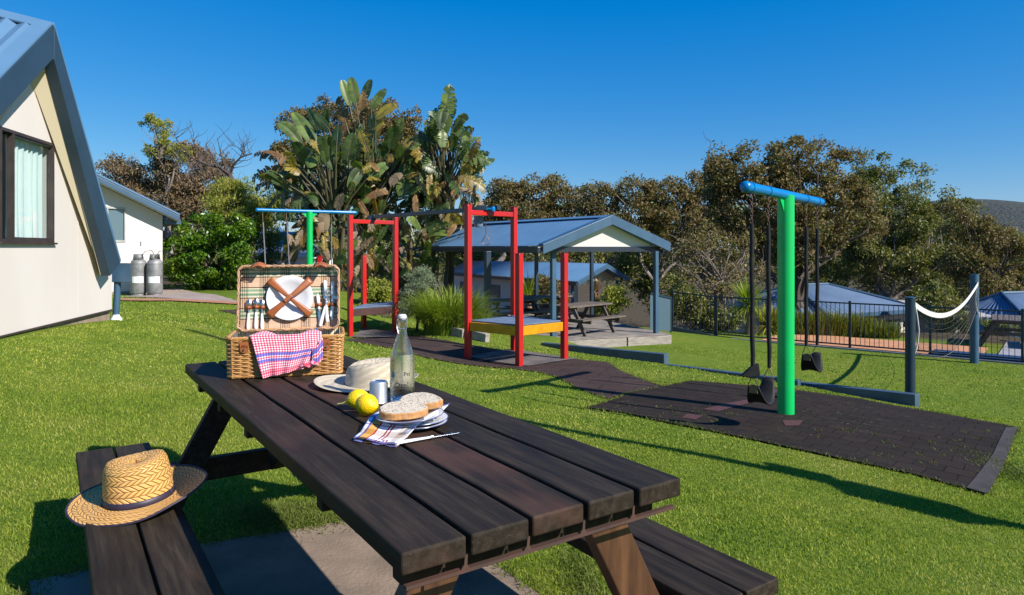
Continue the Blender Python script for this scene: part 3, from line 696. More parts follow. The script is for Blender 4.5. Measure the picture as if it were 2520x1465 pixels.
def lid_plaid():
    m, nt, b = new_mat('lid_plaid_cloth'); t = N(nt, 'ShaderNodeTexCoord'); sp = N(nt, 'ShaderNodeSeparateXYZ'); nt.links.new(t.outputs['Object'], sp.inputs[0])
    vx = stripes_node(nt, sp.outputs[0], .094, [(0, 1.0), (.04, .06), (.075, 1.0), (.13, .06), (.165, 1.0), (.20, .25), (.26, 1.0), (.30, .06), (.335, 1.0), (.39, .06), (.425, 1.0), (.46, .25), (.5, 1.0)])
    hz = stripes_node(nt, sp.outputs[2], .098, [(0, (.80, .55, .40)), (.22, (.82, .58, .42)), (.25, (.07, .06, .05)), (.29, (.78, .74, .58)), (.38, (.24, .40, .28)), (.49, (.78, .74, .58)), (.58, (.30, .45, .33)), (.68, (.78, .74, .58)), (.75, (.07, .06, .05)), (.79, (.82, .57, .42)), (.90, (.85, .60, .46))])
    vg = mixc(nt, 1.0, hz, vx, 'MULTIPLY'); c = mixc(nt, .80, hz, vg); c = mixc(nt, 1.0, c, (.70, .68, .62), 'MULTIPLY'); nt.links.new(c, b.inputs['Base Color']); b.inputs['Roughness'].default_value = .95; b.inputs['Specular IOR Level'].default_value = .1
    bumpn(nt, b, noise(nt, coords(nt, 'Object'), 25, 3), .5, .006); return m
BROOT, LIDM = basket()
LW_ = BM @ LIDM
def lidthing(name, label, cat, x, z, y=-.006, rot=0, group=None):
    return root(name, label, cat, LW_ @ Matrix.Translation((x, y, z)) @ Matrix.Rotation(math.radians(rot), 4, 'Y'), group)
# plate in the lid (its axis along local y)
pl = lidthing('plate', 'white plate strapped under crossed tan straps in the basket lid', 'plate', .236, .150, -.006)
mb = MB(); mb.lathe([(a*1.18, b) for a, b in [(0, .004), (.055, .004), (.062, .010), (.088, .0165), (.0905, .018), (.088, .0185), (.062, .013), (.056, .0075), (0, .0075)]], 56, cap=False)
mb.v = [(p[0], -p[2], p[1]) for p in mb.v]; mb.build('plate_body', M_CER, pl, smooth=True)
def handle_mb(L=.088, w=.0085):
    mb = MB(); mb.lathe([(.0, 0), (w*.6, .001), (w*.95, .008), (w, .022), (w*.72, L*.7), (w*.6, L-.003), (0, L)], 12, sx=1, sy=.62, cap=False); return mb
def spoon(x, z, label, rot, s=1.0):
    r = lidthing('spoon', label, 'spoon', x, z, -.013, rot, 'spoons in the basket lid')
    h = handle_mb(.078*s); h.build('handle', M_WHITEP, r, smooth=True)
    m = MB(); m.tube([(0, 0, .078*s), (0, 0, .105*s)], .0026, 8)
    m.grid(lambda u, v: (( -1+2*u)*.015*math.sin(math.pi*min(1, max(.0, v)))**.6, -.006*(1-(2*u-1)**2)*math.sin(math.pi*v)+.002, .100*s+.044*v), 10, 12)
    m.build('bowl', M_STEEL, r, smooth=True, solid=.0012)
spoon(.050, .004, 'left of the three white handled spoons in the lid, smallest bowl', 1)
spoon(.084, .006, 'middle of the three white handled spoons in the lid', 0, 1.03)
spoon(.112, .002, 'right of the three white handled spoons, beside the strapped plate', -1)
def knife_obj(M, label, group=None, blade=M_STEEL, hl=.10, bl=.10, wb=.008):
    r = root('knife', label, 'knife', M, group)
    handle_mb(hl).build('handle', M_WHITEP, r, smooth=True)
    m = MB(); m.tube([(0, 0, hl-.004), (0, 0, hl+.006)], .006, 10)
    m.prism([(-.004, -.0006, hl+.004), (wb*.9, -.0006, hl+.010), (wb, -.0006, hl+bl*.75), (wb*.3, -.0006, hl+bl), (-.004, -.0006, hl+bl*.9)], (0, .0012, 0)); m.build('blade', blade, r, bevel=.0003)
    return r
g = 'knives in the basket lid'
knife_obj(LW_ @ Matrix.Translation((.362, -.014, .165)) @ Matrix.Rotation(math.radians(174), 4, 'Y'), 'short knife with handle up, nearest the strapped plate', g, hl=.075, bl=.09)
knife_obj(LW_ @ Matrix.Translation((.396, -.018, .232)) @ Matrix.Rotation(math.radians(176), 4, 'Y'), 'tall knife standing highest in the lid, white handle up', g, hl=.11, bl=.09)
knife_obj(LW_ @ Matrix.Translation((.434, -.012, .226)) @ Matrix.Rotation(math.radians(181), 4, 'Y'), 'thin white handled knife furthest right in the lid', g, hl=.10, bl=.09)
def fork_obj(M, label, hl=.085):
    r = root('fork', label, 'fork', M, 'forks')
    handle_mb(hl).build('handle', M_WHITEP, r, smooth=True)
    m = MB(); m.tube([(0, 0, hl-.003), (0, 0, hl+.03)], .0025, 8); m.box((-.0095, -.0008, hl+.028), (.0095, .0008, hl+.042))
    for k in range(4): x = -.0085+k*.00567; m.tube([(x, 0, hl+.04), (x, -.003, hl+.06), (x, 0, hl+.078)], .0012, 5)
    m.build('tines', M_STEEL, r, smooth=True); return r
fork_obj(LW_ @ Matrix.Translation((.408, -.022, .030)) @ Matrix.Rotation(math.radians(-4), 4, 'Y'), 'fork with white handle down among the knives in the lid')
fork_obj(LW_ @ Matrix.Translation((.374, -.020, .010)) @ Matrix.Rotation(math.radians(14), 4, 'Y'), 'tilted fork crossing behind the tall knife in the lid', .10)
fork_obj(LW_ @ Matrix.Translation((.424, -.010, .055)) @ Matrix.Rotation(math.radians(13), 4, 'Y'), 'fork at the right edge of the lid with tines by the wicker', .06)
# tea towel
def towel():
    mb = MB()
    def fn(u, v):
        # v: 0 inside, .14 at the rim, 1 bottom
        xl = .088+.056*max(0, v-.12)/.88; xr = .383+(.004*(v/.5) if v < .5 else .004-.055*((v-.5)/.5)**.9)
        x = xl+(xr-xl)*u
        if v < .16:
            t = v/.16; y = .075*(1-t)+(-.018)*t; z = BHt+.012+.008*math.sin(u*9)*(1-t)*2-.010*(1-t)
        else:
            t = (v-.16)/.84; zb = .003+.040*u**1.2; z = BHt+.012-(BHt+.012-zb)*t
            y = -.018-.010*t-.006*math.sin(u*11+t*2.5)*t-.005*math.sin(u*23+1.3*t)*t-(.012*math.exp(-((u-.86)/.07)**2)*t)
            z += .006*math.sin(u*8)*t*(1-t)*2
        if t < .25 and v >= .16: y -= .002
        return (x, y, z)
    mb.grid(fn, 60, 48, lambda u, v: ((u*.30+v*.02*(1-u)), v*.24+.0*u-.05*u*v*0))
    # folded corner at the right
    mb.grid(lambda u, v: (.345+.045*u, -.034-.006*math.sin(u*3)-.004*v, .115-.075*v+.05*u*(1-v*.4)+.004*math.sin(u*9)), 12, 14, lambda u, v: (.2+.05*u, .12+.06*v))
    r = root('tea_towel', 'red checked tea towel with two blue stripes draped over the basket front', 'tea towel', BM)
    mb.build('cloth', M_TOWEL, r, smooth=True, solid=.0018)
    s = MB(); s.tube([(.30+.01*i+.004*math.sin(i*2.2), -.040-.003*math.cos(i), .048+.006*math.sin(i*1.7)+.002*i) for i in range(8)], [.004, .010, .008, .012, .009, .011, .007, .003], 10)
    s.build('crumpled_hem', pm('red_hem', (.55, .05, .10), (.70, .35, .40), 60, .95, lo=.45, hi=.55), r, smooth=True)
towel()
# ------------------------------------------------------------------ hats
def straw_mat(name, ca, cb, cc, su, sv, ang=.0):
    m, nt, b = new_mat(name); v = coords(nt, 'UV', (su, sv, 1))
    w1 = N(nt, 'ShaderNodeTexWave', i_Scale=1.0, i_Distortion=2.0, i_Detail=3.0); w1.bands_direction = 'DIAGONAL'
    w2 = N(nt, 'ShaderNodeTexWave', i_Scale=.55, i_Distortion=1.6, i_Detail=2.0); w2.bands_direction = 'Y'
    nt.links.new(v, w1.inputs[0]); nt.links.new(v, w2.inputs[0])
    c = ramp(nt, w1.outputs[1], [(.15, cb), (.6, ca)]); c = mixc(nt, mth(nt, 'MULTIPLY', w2.outputs[1], .35), c, cb)
    c = mixc(nt, ramp(nt, noise(nt, coords(nt, 'Object'), 34, 5, .7), [(.45, 0.0), (.7, .5)]), c, cc)
    nt.links.new(c, b.inputs['Base Color']); b.inputs['Roughness'].default_value = .55; b.inputs['Specular IOR Level'].default_value = .35
    bumpn(nt, b, mixc(nt, .5, w1.outputs[1], w2.outputs[1]), .6, .003); return m
def weave_mat(name, ca, cb, cc, m_, n_):
    m, nt, b = new_mat(name); t = N(nt, 'ShaderNodeTexCoord'); sp = N(nt, 'ShaderNodeSeparateXYZ'); nt.links.new(t.outputs['UV'], sp.inputs[0]); so_ = N(nt, 'ShaderNodeSeparateXYZ'); nt.links.new(t.outputs['Object'], so_.inputs[0]); ang_ = mth(nt, 'DIVIDE', mth(nt, 'ARCTAN2', so_.outputs[1], so_.outputs[0]), 2*math.pi)
    wob_ = mth(nt, 'MULTIPLY', mth(nt, 'SUBTRACT', noise(nt, coords(nt, 'Object'), 16, 3), .5), .22)
    vn = mth(nt, 'ADD', mth(nt, 'MULTIPLY', sp.outputs[1], n_), wob_); row = mth(nt, 'FLOOR', vn); fr = mth(nt, 'FRACT', vn)
    sg = mth(nt, 'SUBTRACT', mth(nt, 'MULTIPLY', mth(nt, 'FLOORED_MODULO', row, 2.0), 2.0), 1.0)
    x = mth(nt, 'FRACT', mth(nt, 'ADD', mth(nt, 'ADD', mth(nt, 'MULTIPLY', ang_, float(m_)), mth(nt, 'MULTIPLY', mth(nt, 'MULTIPLY', fr, sg), 1.2)), wob_))
    s1 = ramp(nt, x, [(0, 0.0), (.18, .9), (.7, 1.0), (.98, 0.0)]); s2 = ramp(nt, fr, [(0, .25), (.15, 1.0), (.85, 1.0), (1, .25)]); h = mth(nt, 'MULTIPLY', s1, s2)
    c = ramp(nt, h, [(.05, cb), (.6, ca)]); c = mixc(nt, ramp(nt, noise(nt, coords(nt, 'Object'), 30, 5, .7), [(.45, 0.0), (.68, .18)]), c, cc)
    c = mixc(nt, ramp(nt, noise(nt, coords(nt, 'Object'), 75, 3, .7), [(.55, 0.0), (.75, .2)]), c, cb)
    nt.links.new(c, b.inputs['Base Color']); b.inputs['Roughness'].default_value = .5; b.inputs['Specular IOR Level'].default_value = .4
    bumpn(nt, b, h, .9, .004); return m
M_STRAW = weave_mat('natural_straw', (.72, .40, .12), (.24, .10, .02), (.84, .56, .26), 30, 17)
M_STRAWB = weave_mat('natural_straw_brim', (.72, .40, .12), (.24, .10, .02), (.84, .56, .26), 52, 7)
M_HATC = straw_mat('cream_paper_straw', (.64, .55, .40), (.46, .38, .26), (.70, .62, .48), 6, 42)
M_HATCB = straw_mat('cream_paper_brim', (.64, .56, .42), (.48, .41, .29), (.70, .63, .50), 4, 22)
M_BAND = pm('navy_ribbon', (.022, .018, .035), (.035, .026, .05), 30, .5)
def hat(name, label, M, crown_r, crown_h, brim_r, crown_s, brim_s, mc, mbm, band, bind, curl, dent, off=(0, 0)):
    r = root(name, label, 'hat', M)
    cr, ch = crown_r, crown_h
    prof = [(cr*1.02, .0), (cr, .012), (cr*.985, ch*.35), (cr*.95, ch*.62), (cr*.90, ch*.84), (cr*.80, ch*.955), (cr*.62, ch*1.0), (cr*.35, ch*.99), (.001, ch*.98)]
    P2 = []
    for i in range(len(prof)-1):
        for k in range(3):
            t = k/3; P2.append((prof[i][0]*(1-t)+prof[i+1][0]*t, prof[i][1]*(1-t)+prof[i+1][1]*t))
    P2.append(prof[-1])
    def fn(p, rr, t):
        x = p.x/(cr*crown_s[0]); y = p.y/(cr*crown_s[1]); h = max(0, (p.z-ch*.55)/(ch*.45))
        p = p.copy()
        if dent == 'fedora':
            p.z -= ch*.30*math.exp(-(y/.28)**2)*h*(1-.55*abs(x))*(1 if rr < cr*.75 else .6)
            pin = math.exp(-((x-.55)/.35)**2)*h*.10; p.y *= 1-pin
            p.z += .010*x*h
        else:
            p.z -= ch*.10*math.exp(-((x-.1)**2+(y-.1)**2)/.30)*h; p.z += ch*.035*h*math.sin(t*2+.6); p.x *= 1-.02*h*math.sin(t*3); p.z += ch*.05*x*h
        p.z += .0012*math.sin(t*19)*(p.z/ch); return p
    mb = MB(); mb.lathe(P2, 72, sx=crown_s[0], sy=crown_s[1], cap=False, fn=fn); mb.build('crown', mc, r, smooth=True, sub=1)
    mb = MB()
    def bf(u, v):
        t = u*2*math.pi; ro = brim_r; a = (cr*1.02*crown_s[0]*math.cos(t), cr*1.02*crown_s[1]*math.sin(t)); b = (off[0]+ro*brim_s[0]*math.cos(t), off[1]+ro*brim_s[1]*math.sin(t))
        x = a[0]+(b[0]-a[0])*v; y = a[1]+(b[1]-a[1])*v; return (x, y, curl(t, v))
    mb.grid(bf, 72, 10, lambda u, v: (u, v)); mb.build('brim', mbm, r, smooth=True, solid=.0022, sub=1)
    if bind:
        mb = MB(); mb.tube([Vector(bf(k/96, 1.0)) for k in range(96)], .0042, 7, closed=True, cap=False); mb.build('brim_binding', M_BAND, r, smooth=True)
        mb = MB(); e = 1.012
        mb.grid(lambda u, v: (cr*e*crown_s[0]*math.cos(u*6.28319), cr*e*crown_s[1]*math.sin(u*6.28319), .004+.030*v), 72, 2); mb.build('hatband', M_BAND, r, smooth=True, solid=.001)
    return r
hc = T(-.27, 1.60, .404)
HM = Matrix.Translation(hc) @ Matrix.Rotation(math.radians(3), 4, 'Y').inverted() @ Matrix.Rotation(math.radians(4), 4, 'X')
hat('straw_hat', 'honey coloured straw hat with navy band lying on the left bench', HM @ Matrix.Translation((0, 0, .012)), .114, .158, .215, (.98, .98), (1.06, .90), M_STRAW, M_STRAWB, True, True,
    lambda t, v: .012+v*v*(.040*max(0, math.cos(t))**2+.030*max(0, math.sin(t))**2+.010*max(0, -math.cos(t))**3-.020*max(0, -math.sin(t))**1.5-.004*math.cos(t*2))+.002*math.sin(t*7)*v, 'dent')
hc2 = PZ(916, 950, ZT); hc2 = Vector((hc2.x, hc2.y+.03, ZT))
hat('sun_hat', 'cream woven sun hat lying behind the bottle and tumbler', Matrix.Translation(hc2) @ Matrix.Rotation(math.radians(6), 4, 'Z') , .112, .098, .195, (1.02, .94), (1.08, .93), M_HATC, M_HATCB, False, False,
    lambda t, v: .006+.010*v*v*(1+math.cos(t*2+.4))+.012*v*v*max(0, math.cos(t)), 'fedora', off=(-.028, .0))
# ------------------------------------------------------------------ bottle, tumbler, lemons
def real_glass(name, col=(1, 1, 1), ior=1.45, rough=0.0):
    m, nt, b = new_mat(name); b.inputs['Base Color'].default_value = c4(col); b.inputs['Transmission Weight'].default_value = 1; b.inputs['Roughness'].default_value = rough; b.inputs['IOR'].default_value = ior
    # let sunlight pass instead of a black shadow: thin-walled mix
    t = N(nt, 'ShaderNodeBsdfTransparent'); t.inputs[0].default_value = (.96, .98, .98, 1); mx = N(nt, 'ShaderNodeMixShader'); mx.inputs[0].default_value = .35
    nt.links.new(b.outputs[0], mx.inputs[1]); nt.links.new(t.outputs[0], mx.inputs[2]); nt.links.new(mx.outputs[0], nt.nodes['Material Output'].inputs[0]); return m
M_GL = real_glass('bottle_glass', (.96, .98, .98)); M_H2O = real_glass('bottle_water', (.95, .98, .985), 1.33)
bl = PZ(988.5, 990, ZT); bl = Vector((bl.x, bl.y+.012, ZT))
br_ = root('glass_bottle', 'clear swing top water bottle with blue and black lettering behind the bread plate', 'bottle', bl)
R = .0445
_k = .927
out = [(0, 0), (R*.9, .0), (R, .006), (R, .15), (R*.97, .175), (R*.84, .20), (R*.62, .232), (R*.42, .262), (R*.34, .285), (R*.33, .312), (R*.38, .314), (R*.38, .322)]
inn = [(R*.27, .322), (R*.26, .285), (R*.36, .262), (R*.56, .232), (R*.78, .20), (R*.91, .175), (R*.93, .15), (R*.93, .012), (R*.8, .007), (0, .007)]
out = [(a, b*_k) for a, b in out]; inn = [(a, b*_k) for a, b in inn]
mb = MB(); mb.lathe(out+inn, 40, cap=False); mb.build('glass', M_GL, br_, smooth=True)
mb = MB(); mb.lathe([(a, b*_k) for a, b in [(0, .0078), (R*.80, .0078), (R*.925, .013), (R*.925, .15), (R*.905, .175), (R*.84, .187), (0, .187)]], 40, cap=False); mb.build('water', M_H2O, br_, smooth=True)
mb = MB(); mb.lathe([(a, b*_k) for a, b in [(0, .318), (R*.26, .318), (R*.30, .324), (R*.36, .327), (R*.36, .336), (R*.26, .342), (0, .343)]], 24, cap=False); mb.build('stopper', M_CER, br_, smooth=True)
mb = MB()
for sx in (-1, 1):
    mb.tube([(sx*.017, -.002, .334*_k), (sx*.0185, -.006, .31*_k), (sx*.0175, -.010, .29*_k), (sx*.010, -.018, .268*_k)], .0011, 5)
mb.tube([(.0155*math.cos(k*.3927), .0155*math.sin(k*.3927), .285*_k) for k in range(16)], .0013, 5, closed=True); mb.tube([(-.010, -.018, .268*_k), (.010, -.018, .268*_k)], .0011, 5); mb.build('wire_clasp', M_STEEL, br_, smooth=True)
mb = MB(); mb.tube([(-.018, -.004, .252), (-.013, -.013, .245)], .0022, 6); mb.build('red_seal', M_RED, br_, smooth=True)
def label_text(txt, size, z, ang, mat, flip=False):
    cu = bpy.data.curves.new('lettering', 'FONT'); cu.body = txt; cu.size = size; cu.align_x = 'CENTER'; cu.offset = .0003
    o = bpy.data.objects.new('tmp', cu); COL.objects.link(o); bpy.context.view_layer.update()
    me = bpy.data.meshes.new_from_object(o.evaluated_get(bpy.context.evaluated_depsgraph_get())); bpy.data.objects.remove(o)
    for v in me.vertices:
        x = -v.co.x if flip else v.co.x; a = ang+x/R; rr = R+.0006; y = v.co.y; v.co = (rr*math.sin(a), -rr*math.cos(a), z+y)
    me.materials.clear(); me.materials.append(mat); q = bpy.data.objects.new('lettering', me); COL.objects.link(q); q.parent = br_; WM[q.name] = WM[br_.name]
M_INK = pm('black_ink', (.02, .02, .03), None, 5, .5); M_INKB = pm('blue_ink', (.02, .13, .42), None, 5, .5)
label_text('Pst', .020, .100, .55, M_INK); label_text('Osp!', .027, .058, .10, M_INK); label_text('\u00bdO"', .022, .014, -.35, M_INKB); label_text('&', .028, .096, -.62, M_INKB); label_text('o.o~', .012, .040, .2, M_INK)
tb = PZ(931, 990, ZT); tb = Vector((tb.x, tb.y+.005, ZT))
tr_ = root('tumbler', 'upside down brushed metal tumbler between the lemons and the bottle', 'tumbler', tb)
mb = MB(); mb.lathe([(.0345, 0), (.0335, .002), (.0325, .069), (.031, .074), (.028, .0755), (.0275, .0735), (0, .0735)], 40, cap=False)
m_, nt_, b_ = new_mat('brushed_aluminium'); b_.inputs['Base Color'].default_value = (.62, .63, .66, 1); b_.inputs['Metallic'].default_value = .85; b_.inputs['Roughness'].default_value = .42
mb.build('cup', m_, tr_, smooth=True)
def lemon_mat():
    m, nt, b = new_mat('lemon_peel'); c = ramp(nt, noise(nt, coords(nt, 'Object'), 14, 3), [(.35, (.86, .60, .0)), (.7, (.76, .48, .0))]); nt.links.new(c, b.inputs['Base Color'])
    b.inputs['Roughness'].default_value = .34; b.inputs['Subsurface Weight'].default_value = .0
    vo = N(nt, 'ShaderNodeTexVoronoi', i_Scale=210.0); nt.links.new(coords(nt, 'Object'), vo.inputs['Vector']); bumpn(nt, b, vo.outputs[0], .6, .002); return m
M_LEM = lemon_mat(); M_STEM = pm('green_stem', (.18, .22, .03), None, 9, .6)
def lemon(px, py, rr, ax, label, stem):
    c = PZ(px, py, ZT+rr*.99)
    M = Matrix.Translation(c) @ Matrix.Rotation(ax, 4, 'Z') @ Matrix.Rotation(math.radians(8), 4, 'Y')
    r = root('lemon', label, 'lemon', M, 'lemons on the table')
    prof = [(0, -1.30), (.10, -1.28), (.2, -1.17), (.5, -.98), (.8, -.64), (.97, -.28), (1, 0), (.97, .28), (.8, .64), (.5, .96), (.22, 1.12), (.13, 1.2), (0, 1.23)]
    mb = MB(); mb.lathe([(a*rr, b*rr) for a, b in prof], 30, cap=False); mb.v = [(p[2], p[0], p[1]) for p in mb.v]; mb.build('peel', M_LEM, r, smooth=True, sub=1)
    if stem: s = MB(); L = rr*1.22; s.tube([(L, 0, 0), (L+.012, .002, -.003), (L+.03, .004, -.001)], .0022, 6); s.build('stem', M_STEM, r, smooth=True)
lemon(881, 982, .0345, math.radians(200), 'lemon half hidden behind the other one', True)
lemon(903, 996, .0365, math.radians(-28), 'nearer and larger lemon in front of the tumbler', True)
# ------------------------------------------------------------------ plates, bread, napkin, cutlery
pc = PZ(1030, 1048, ZT)
def plate_at(c, z, rr, label, tilt=0):
    r = root('plate', label, 'plate', Matrix.Translation((c.x, c.y, z)) @ Matrix.Rotation(math.radians(tilt), 4, 'Y'), 'stacked white plates on the table')
    k = rr/.0905
    mb = MB(); mb.lathe([(a*k, b) for a, b in [(0, .001), (.05, .001), (.055, .0), (.057, .002), (.066, .007), (.088, .0135), (.0905, .0155), (.088, .0165), (.066, .011), (.056, .0055), (0, .0055)]], 64, cap=False); mb.build('plate_body', M_CER, r, smooth=True)
    mb = MB(); mb.tube([(rr*.998*math.cos(t*.09817), rr*.998*math.sin(t*.09817), .0157) for t in range(64)], .0014, 6, closed=True); mb.build('blue_rim', pm('plate_rim_blue', (.10, .13, .30), None, 4, .25), r, smooth=True)
    return r
pA = Vector((-.320, 2.150, ZT))
plate_at(Vector((pA.x+.012, pA.y-.004, 0)), ZT+.0005, .104, 'lowest white plate of the table stack')
plate_at(Vector((pA.x+.014, pA.y+.0, 0)), ZT+.0095, .104, 'middle white plate of the table stack, a napkin laid over it')
# napkin between plates, hanging to the front left
def napkin():
    a = PZ(868, 1085, ZT); b = PZ(975, 1101, ZT); c = PZ(1070, 1042, ZT); d = PZ(935, 1033, ZT)
    mb = MB()
    def fn(u, v):
        p = a.lerp(b, u).lerp(d.lerp(c, u), v); p.z = ZT+.0075+.024*min(1, max(0, (v-.25)/.35))**1.0+.003*math.sin(u*7+v*3)*(1-v); return p
    mb.grid(fn, 30, 24, lambda u, v: (u*.155+.02, v*.17))
    mb.grid(lambda u, v: (lambda p: (p.x+.002, p.y-.004-.002*math.sin(u*15), ZT+.0012+.006*v+.0008*math.sin(u*20)))(a.lerp(b, u).lerp(d.lerp(c, u), .10*v)), 30, 4, lambda u, v: (u*.155, v*.012+.005))
    # corner peeping out at the right
    e = PZ(1075, 1022, ZT); f = PZ(1108, 1018, ZT); g_ = PZ(1078, 1045, ZT)
    mb.grid(lambda u, v: (lambda p: (p.x, p.y, ZT+.030+.006*u-.008*v))(e.lerp(f, u).lerp(g_, v*.98)), 8, 8, lambda u, v: (u*.05+.09, v*.05))
    r = root('napkin', 'checked orange and blue napkin hanging out of the plate stack', 'napkin'); mb.build('cloth', M_NAPK, r, smooth=True, solid=.0016)
napkin()
pB = Vector((-.3155, 2.118, ZT))
TP = plate_at(Vector((pB.x, pB.y, 0)), ZT+.0265, .104, 'top white plate of the table stack, bread on it', -3)
def bread(cx_, cy_, z, ang, tilt, label, sc=1.0):
    M = Matrix.Translation((cx_, cy_, z)) @ Matrix.Rotation(ang, 4, 'Z') @ Matrix.Rotation(tilt, 4, 'X')
    r = root('bread_slice', label, 'bread', M, 'seeded bread slices on the top plate')
    n = 40; pts = []
    for k in range(n):
        t = 2*math.pi*k/n; x = .066*math.cos(t)*(1+.05*math.cos(2*t))*sc; y = .044*math.sin(t)*(1+.08*math.sin(t))*sc
        if math.cos(t) < 0: x *= .96; y *= 1+.10*math.cos(3*t)
        wv_ = 1+.035*math.sin(3*t+sc*9)+.022*math.sin(5*t+1)+.012*math.sin(9*t); x *= wv_; y *= wv_
        pts.append((x*1.12*(1+random.uniform(-.012, .012)), y*1.18*(1+random.uniform(-.012, .012)), 0))
    mb = MB(); mb.prism(pts, (0, 0, .021)); mb.build('crust', pm('bread_crust', (.40, .17, .045), (.56, .30, .12), 60, .8, .5, 200, .002), r, bevel=.003)
    m, nt, b = new_mat('seeded_crumb'); v = coords(nt, 'Object'); vo = N(nt, 'ShaderNodeTexVoronoi', i_Scale=120.0, i_Randomness=1.0); nt.links.new(v, vo.inputs['Vector'])
    c = mixc(nt, ramp(nt, noise(nt, v, 70, 5, .8), [(.4, 0.0), (.7, .5)]), (.58, .50, .38), (.40, .32, .22)); c = mixc(nt, ramp(nt, vo.outputs[0], [(.16, 1.0), (.36, 0.0)]), c, (.05, .04, .035))
    nt.links.new(c, b.inputs['Base Color']); b.inputs['Roughness'].default_value = .95; bumpn(nt, b, noise(nt, v, 160, 4), .7, .002)
    mb = MB(); mb.prism([(p[0]*.955, p[1]*.95, .0211) for p in pts], (0, 0, .0012)); mb.build('crumb', m, r)
bread(-.293, pB.y+.062, ZT+.056, math.radians(-12), math.radians(10), 'rear slice of seeded bread, partly covered by the other', .92)
bread(-.337, pB.y-.018, ZT+.046, math.radians(8), math.radians(9), 'front slice of seeded bread lying uppermost', .98)
# knife + fork resting on the stack rim, knife on the table
fa = Vector((-.232, 2.125, ZT+.049)); fb = Vector((-.290, 1.985, ZT+.040)); kM = Matrix.Translation(fa) @ (fb-fa).to_track_quat('Z', 'Y').to_matrix().to_4x4()
fork_obj(kM, 'white handled fork resting on the rim of the top plate', .085)
ka = PZ(970, 1098, ZT); kb = PZ(1072, 1081, ZT); kd = (kb-ka).normalized(); ang = math.atan2(kd.y, kd.x)
knife_obj(Matrix.Translation(ka+Vector((0, 0, .0078))) @ Matrix.Rotation(ang, 4, 'Z') @ Matrix.Rotation(math.radians(90), 4, 'Y') @ Matrix.Rotation(math.radians(90), 4, 'Z'), 'white handled steel knife lying on the table boards in front of the napkin', None, hl=.115, bl=.10, wb=.006)
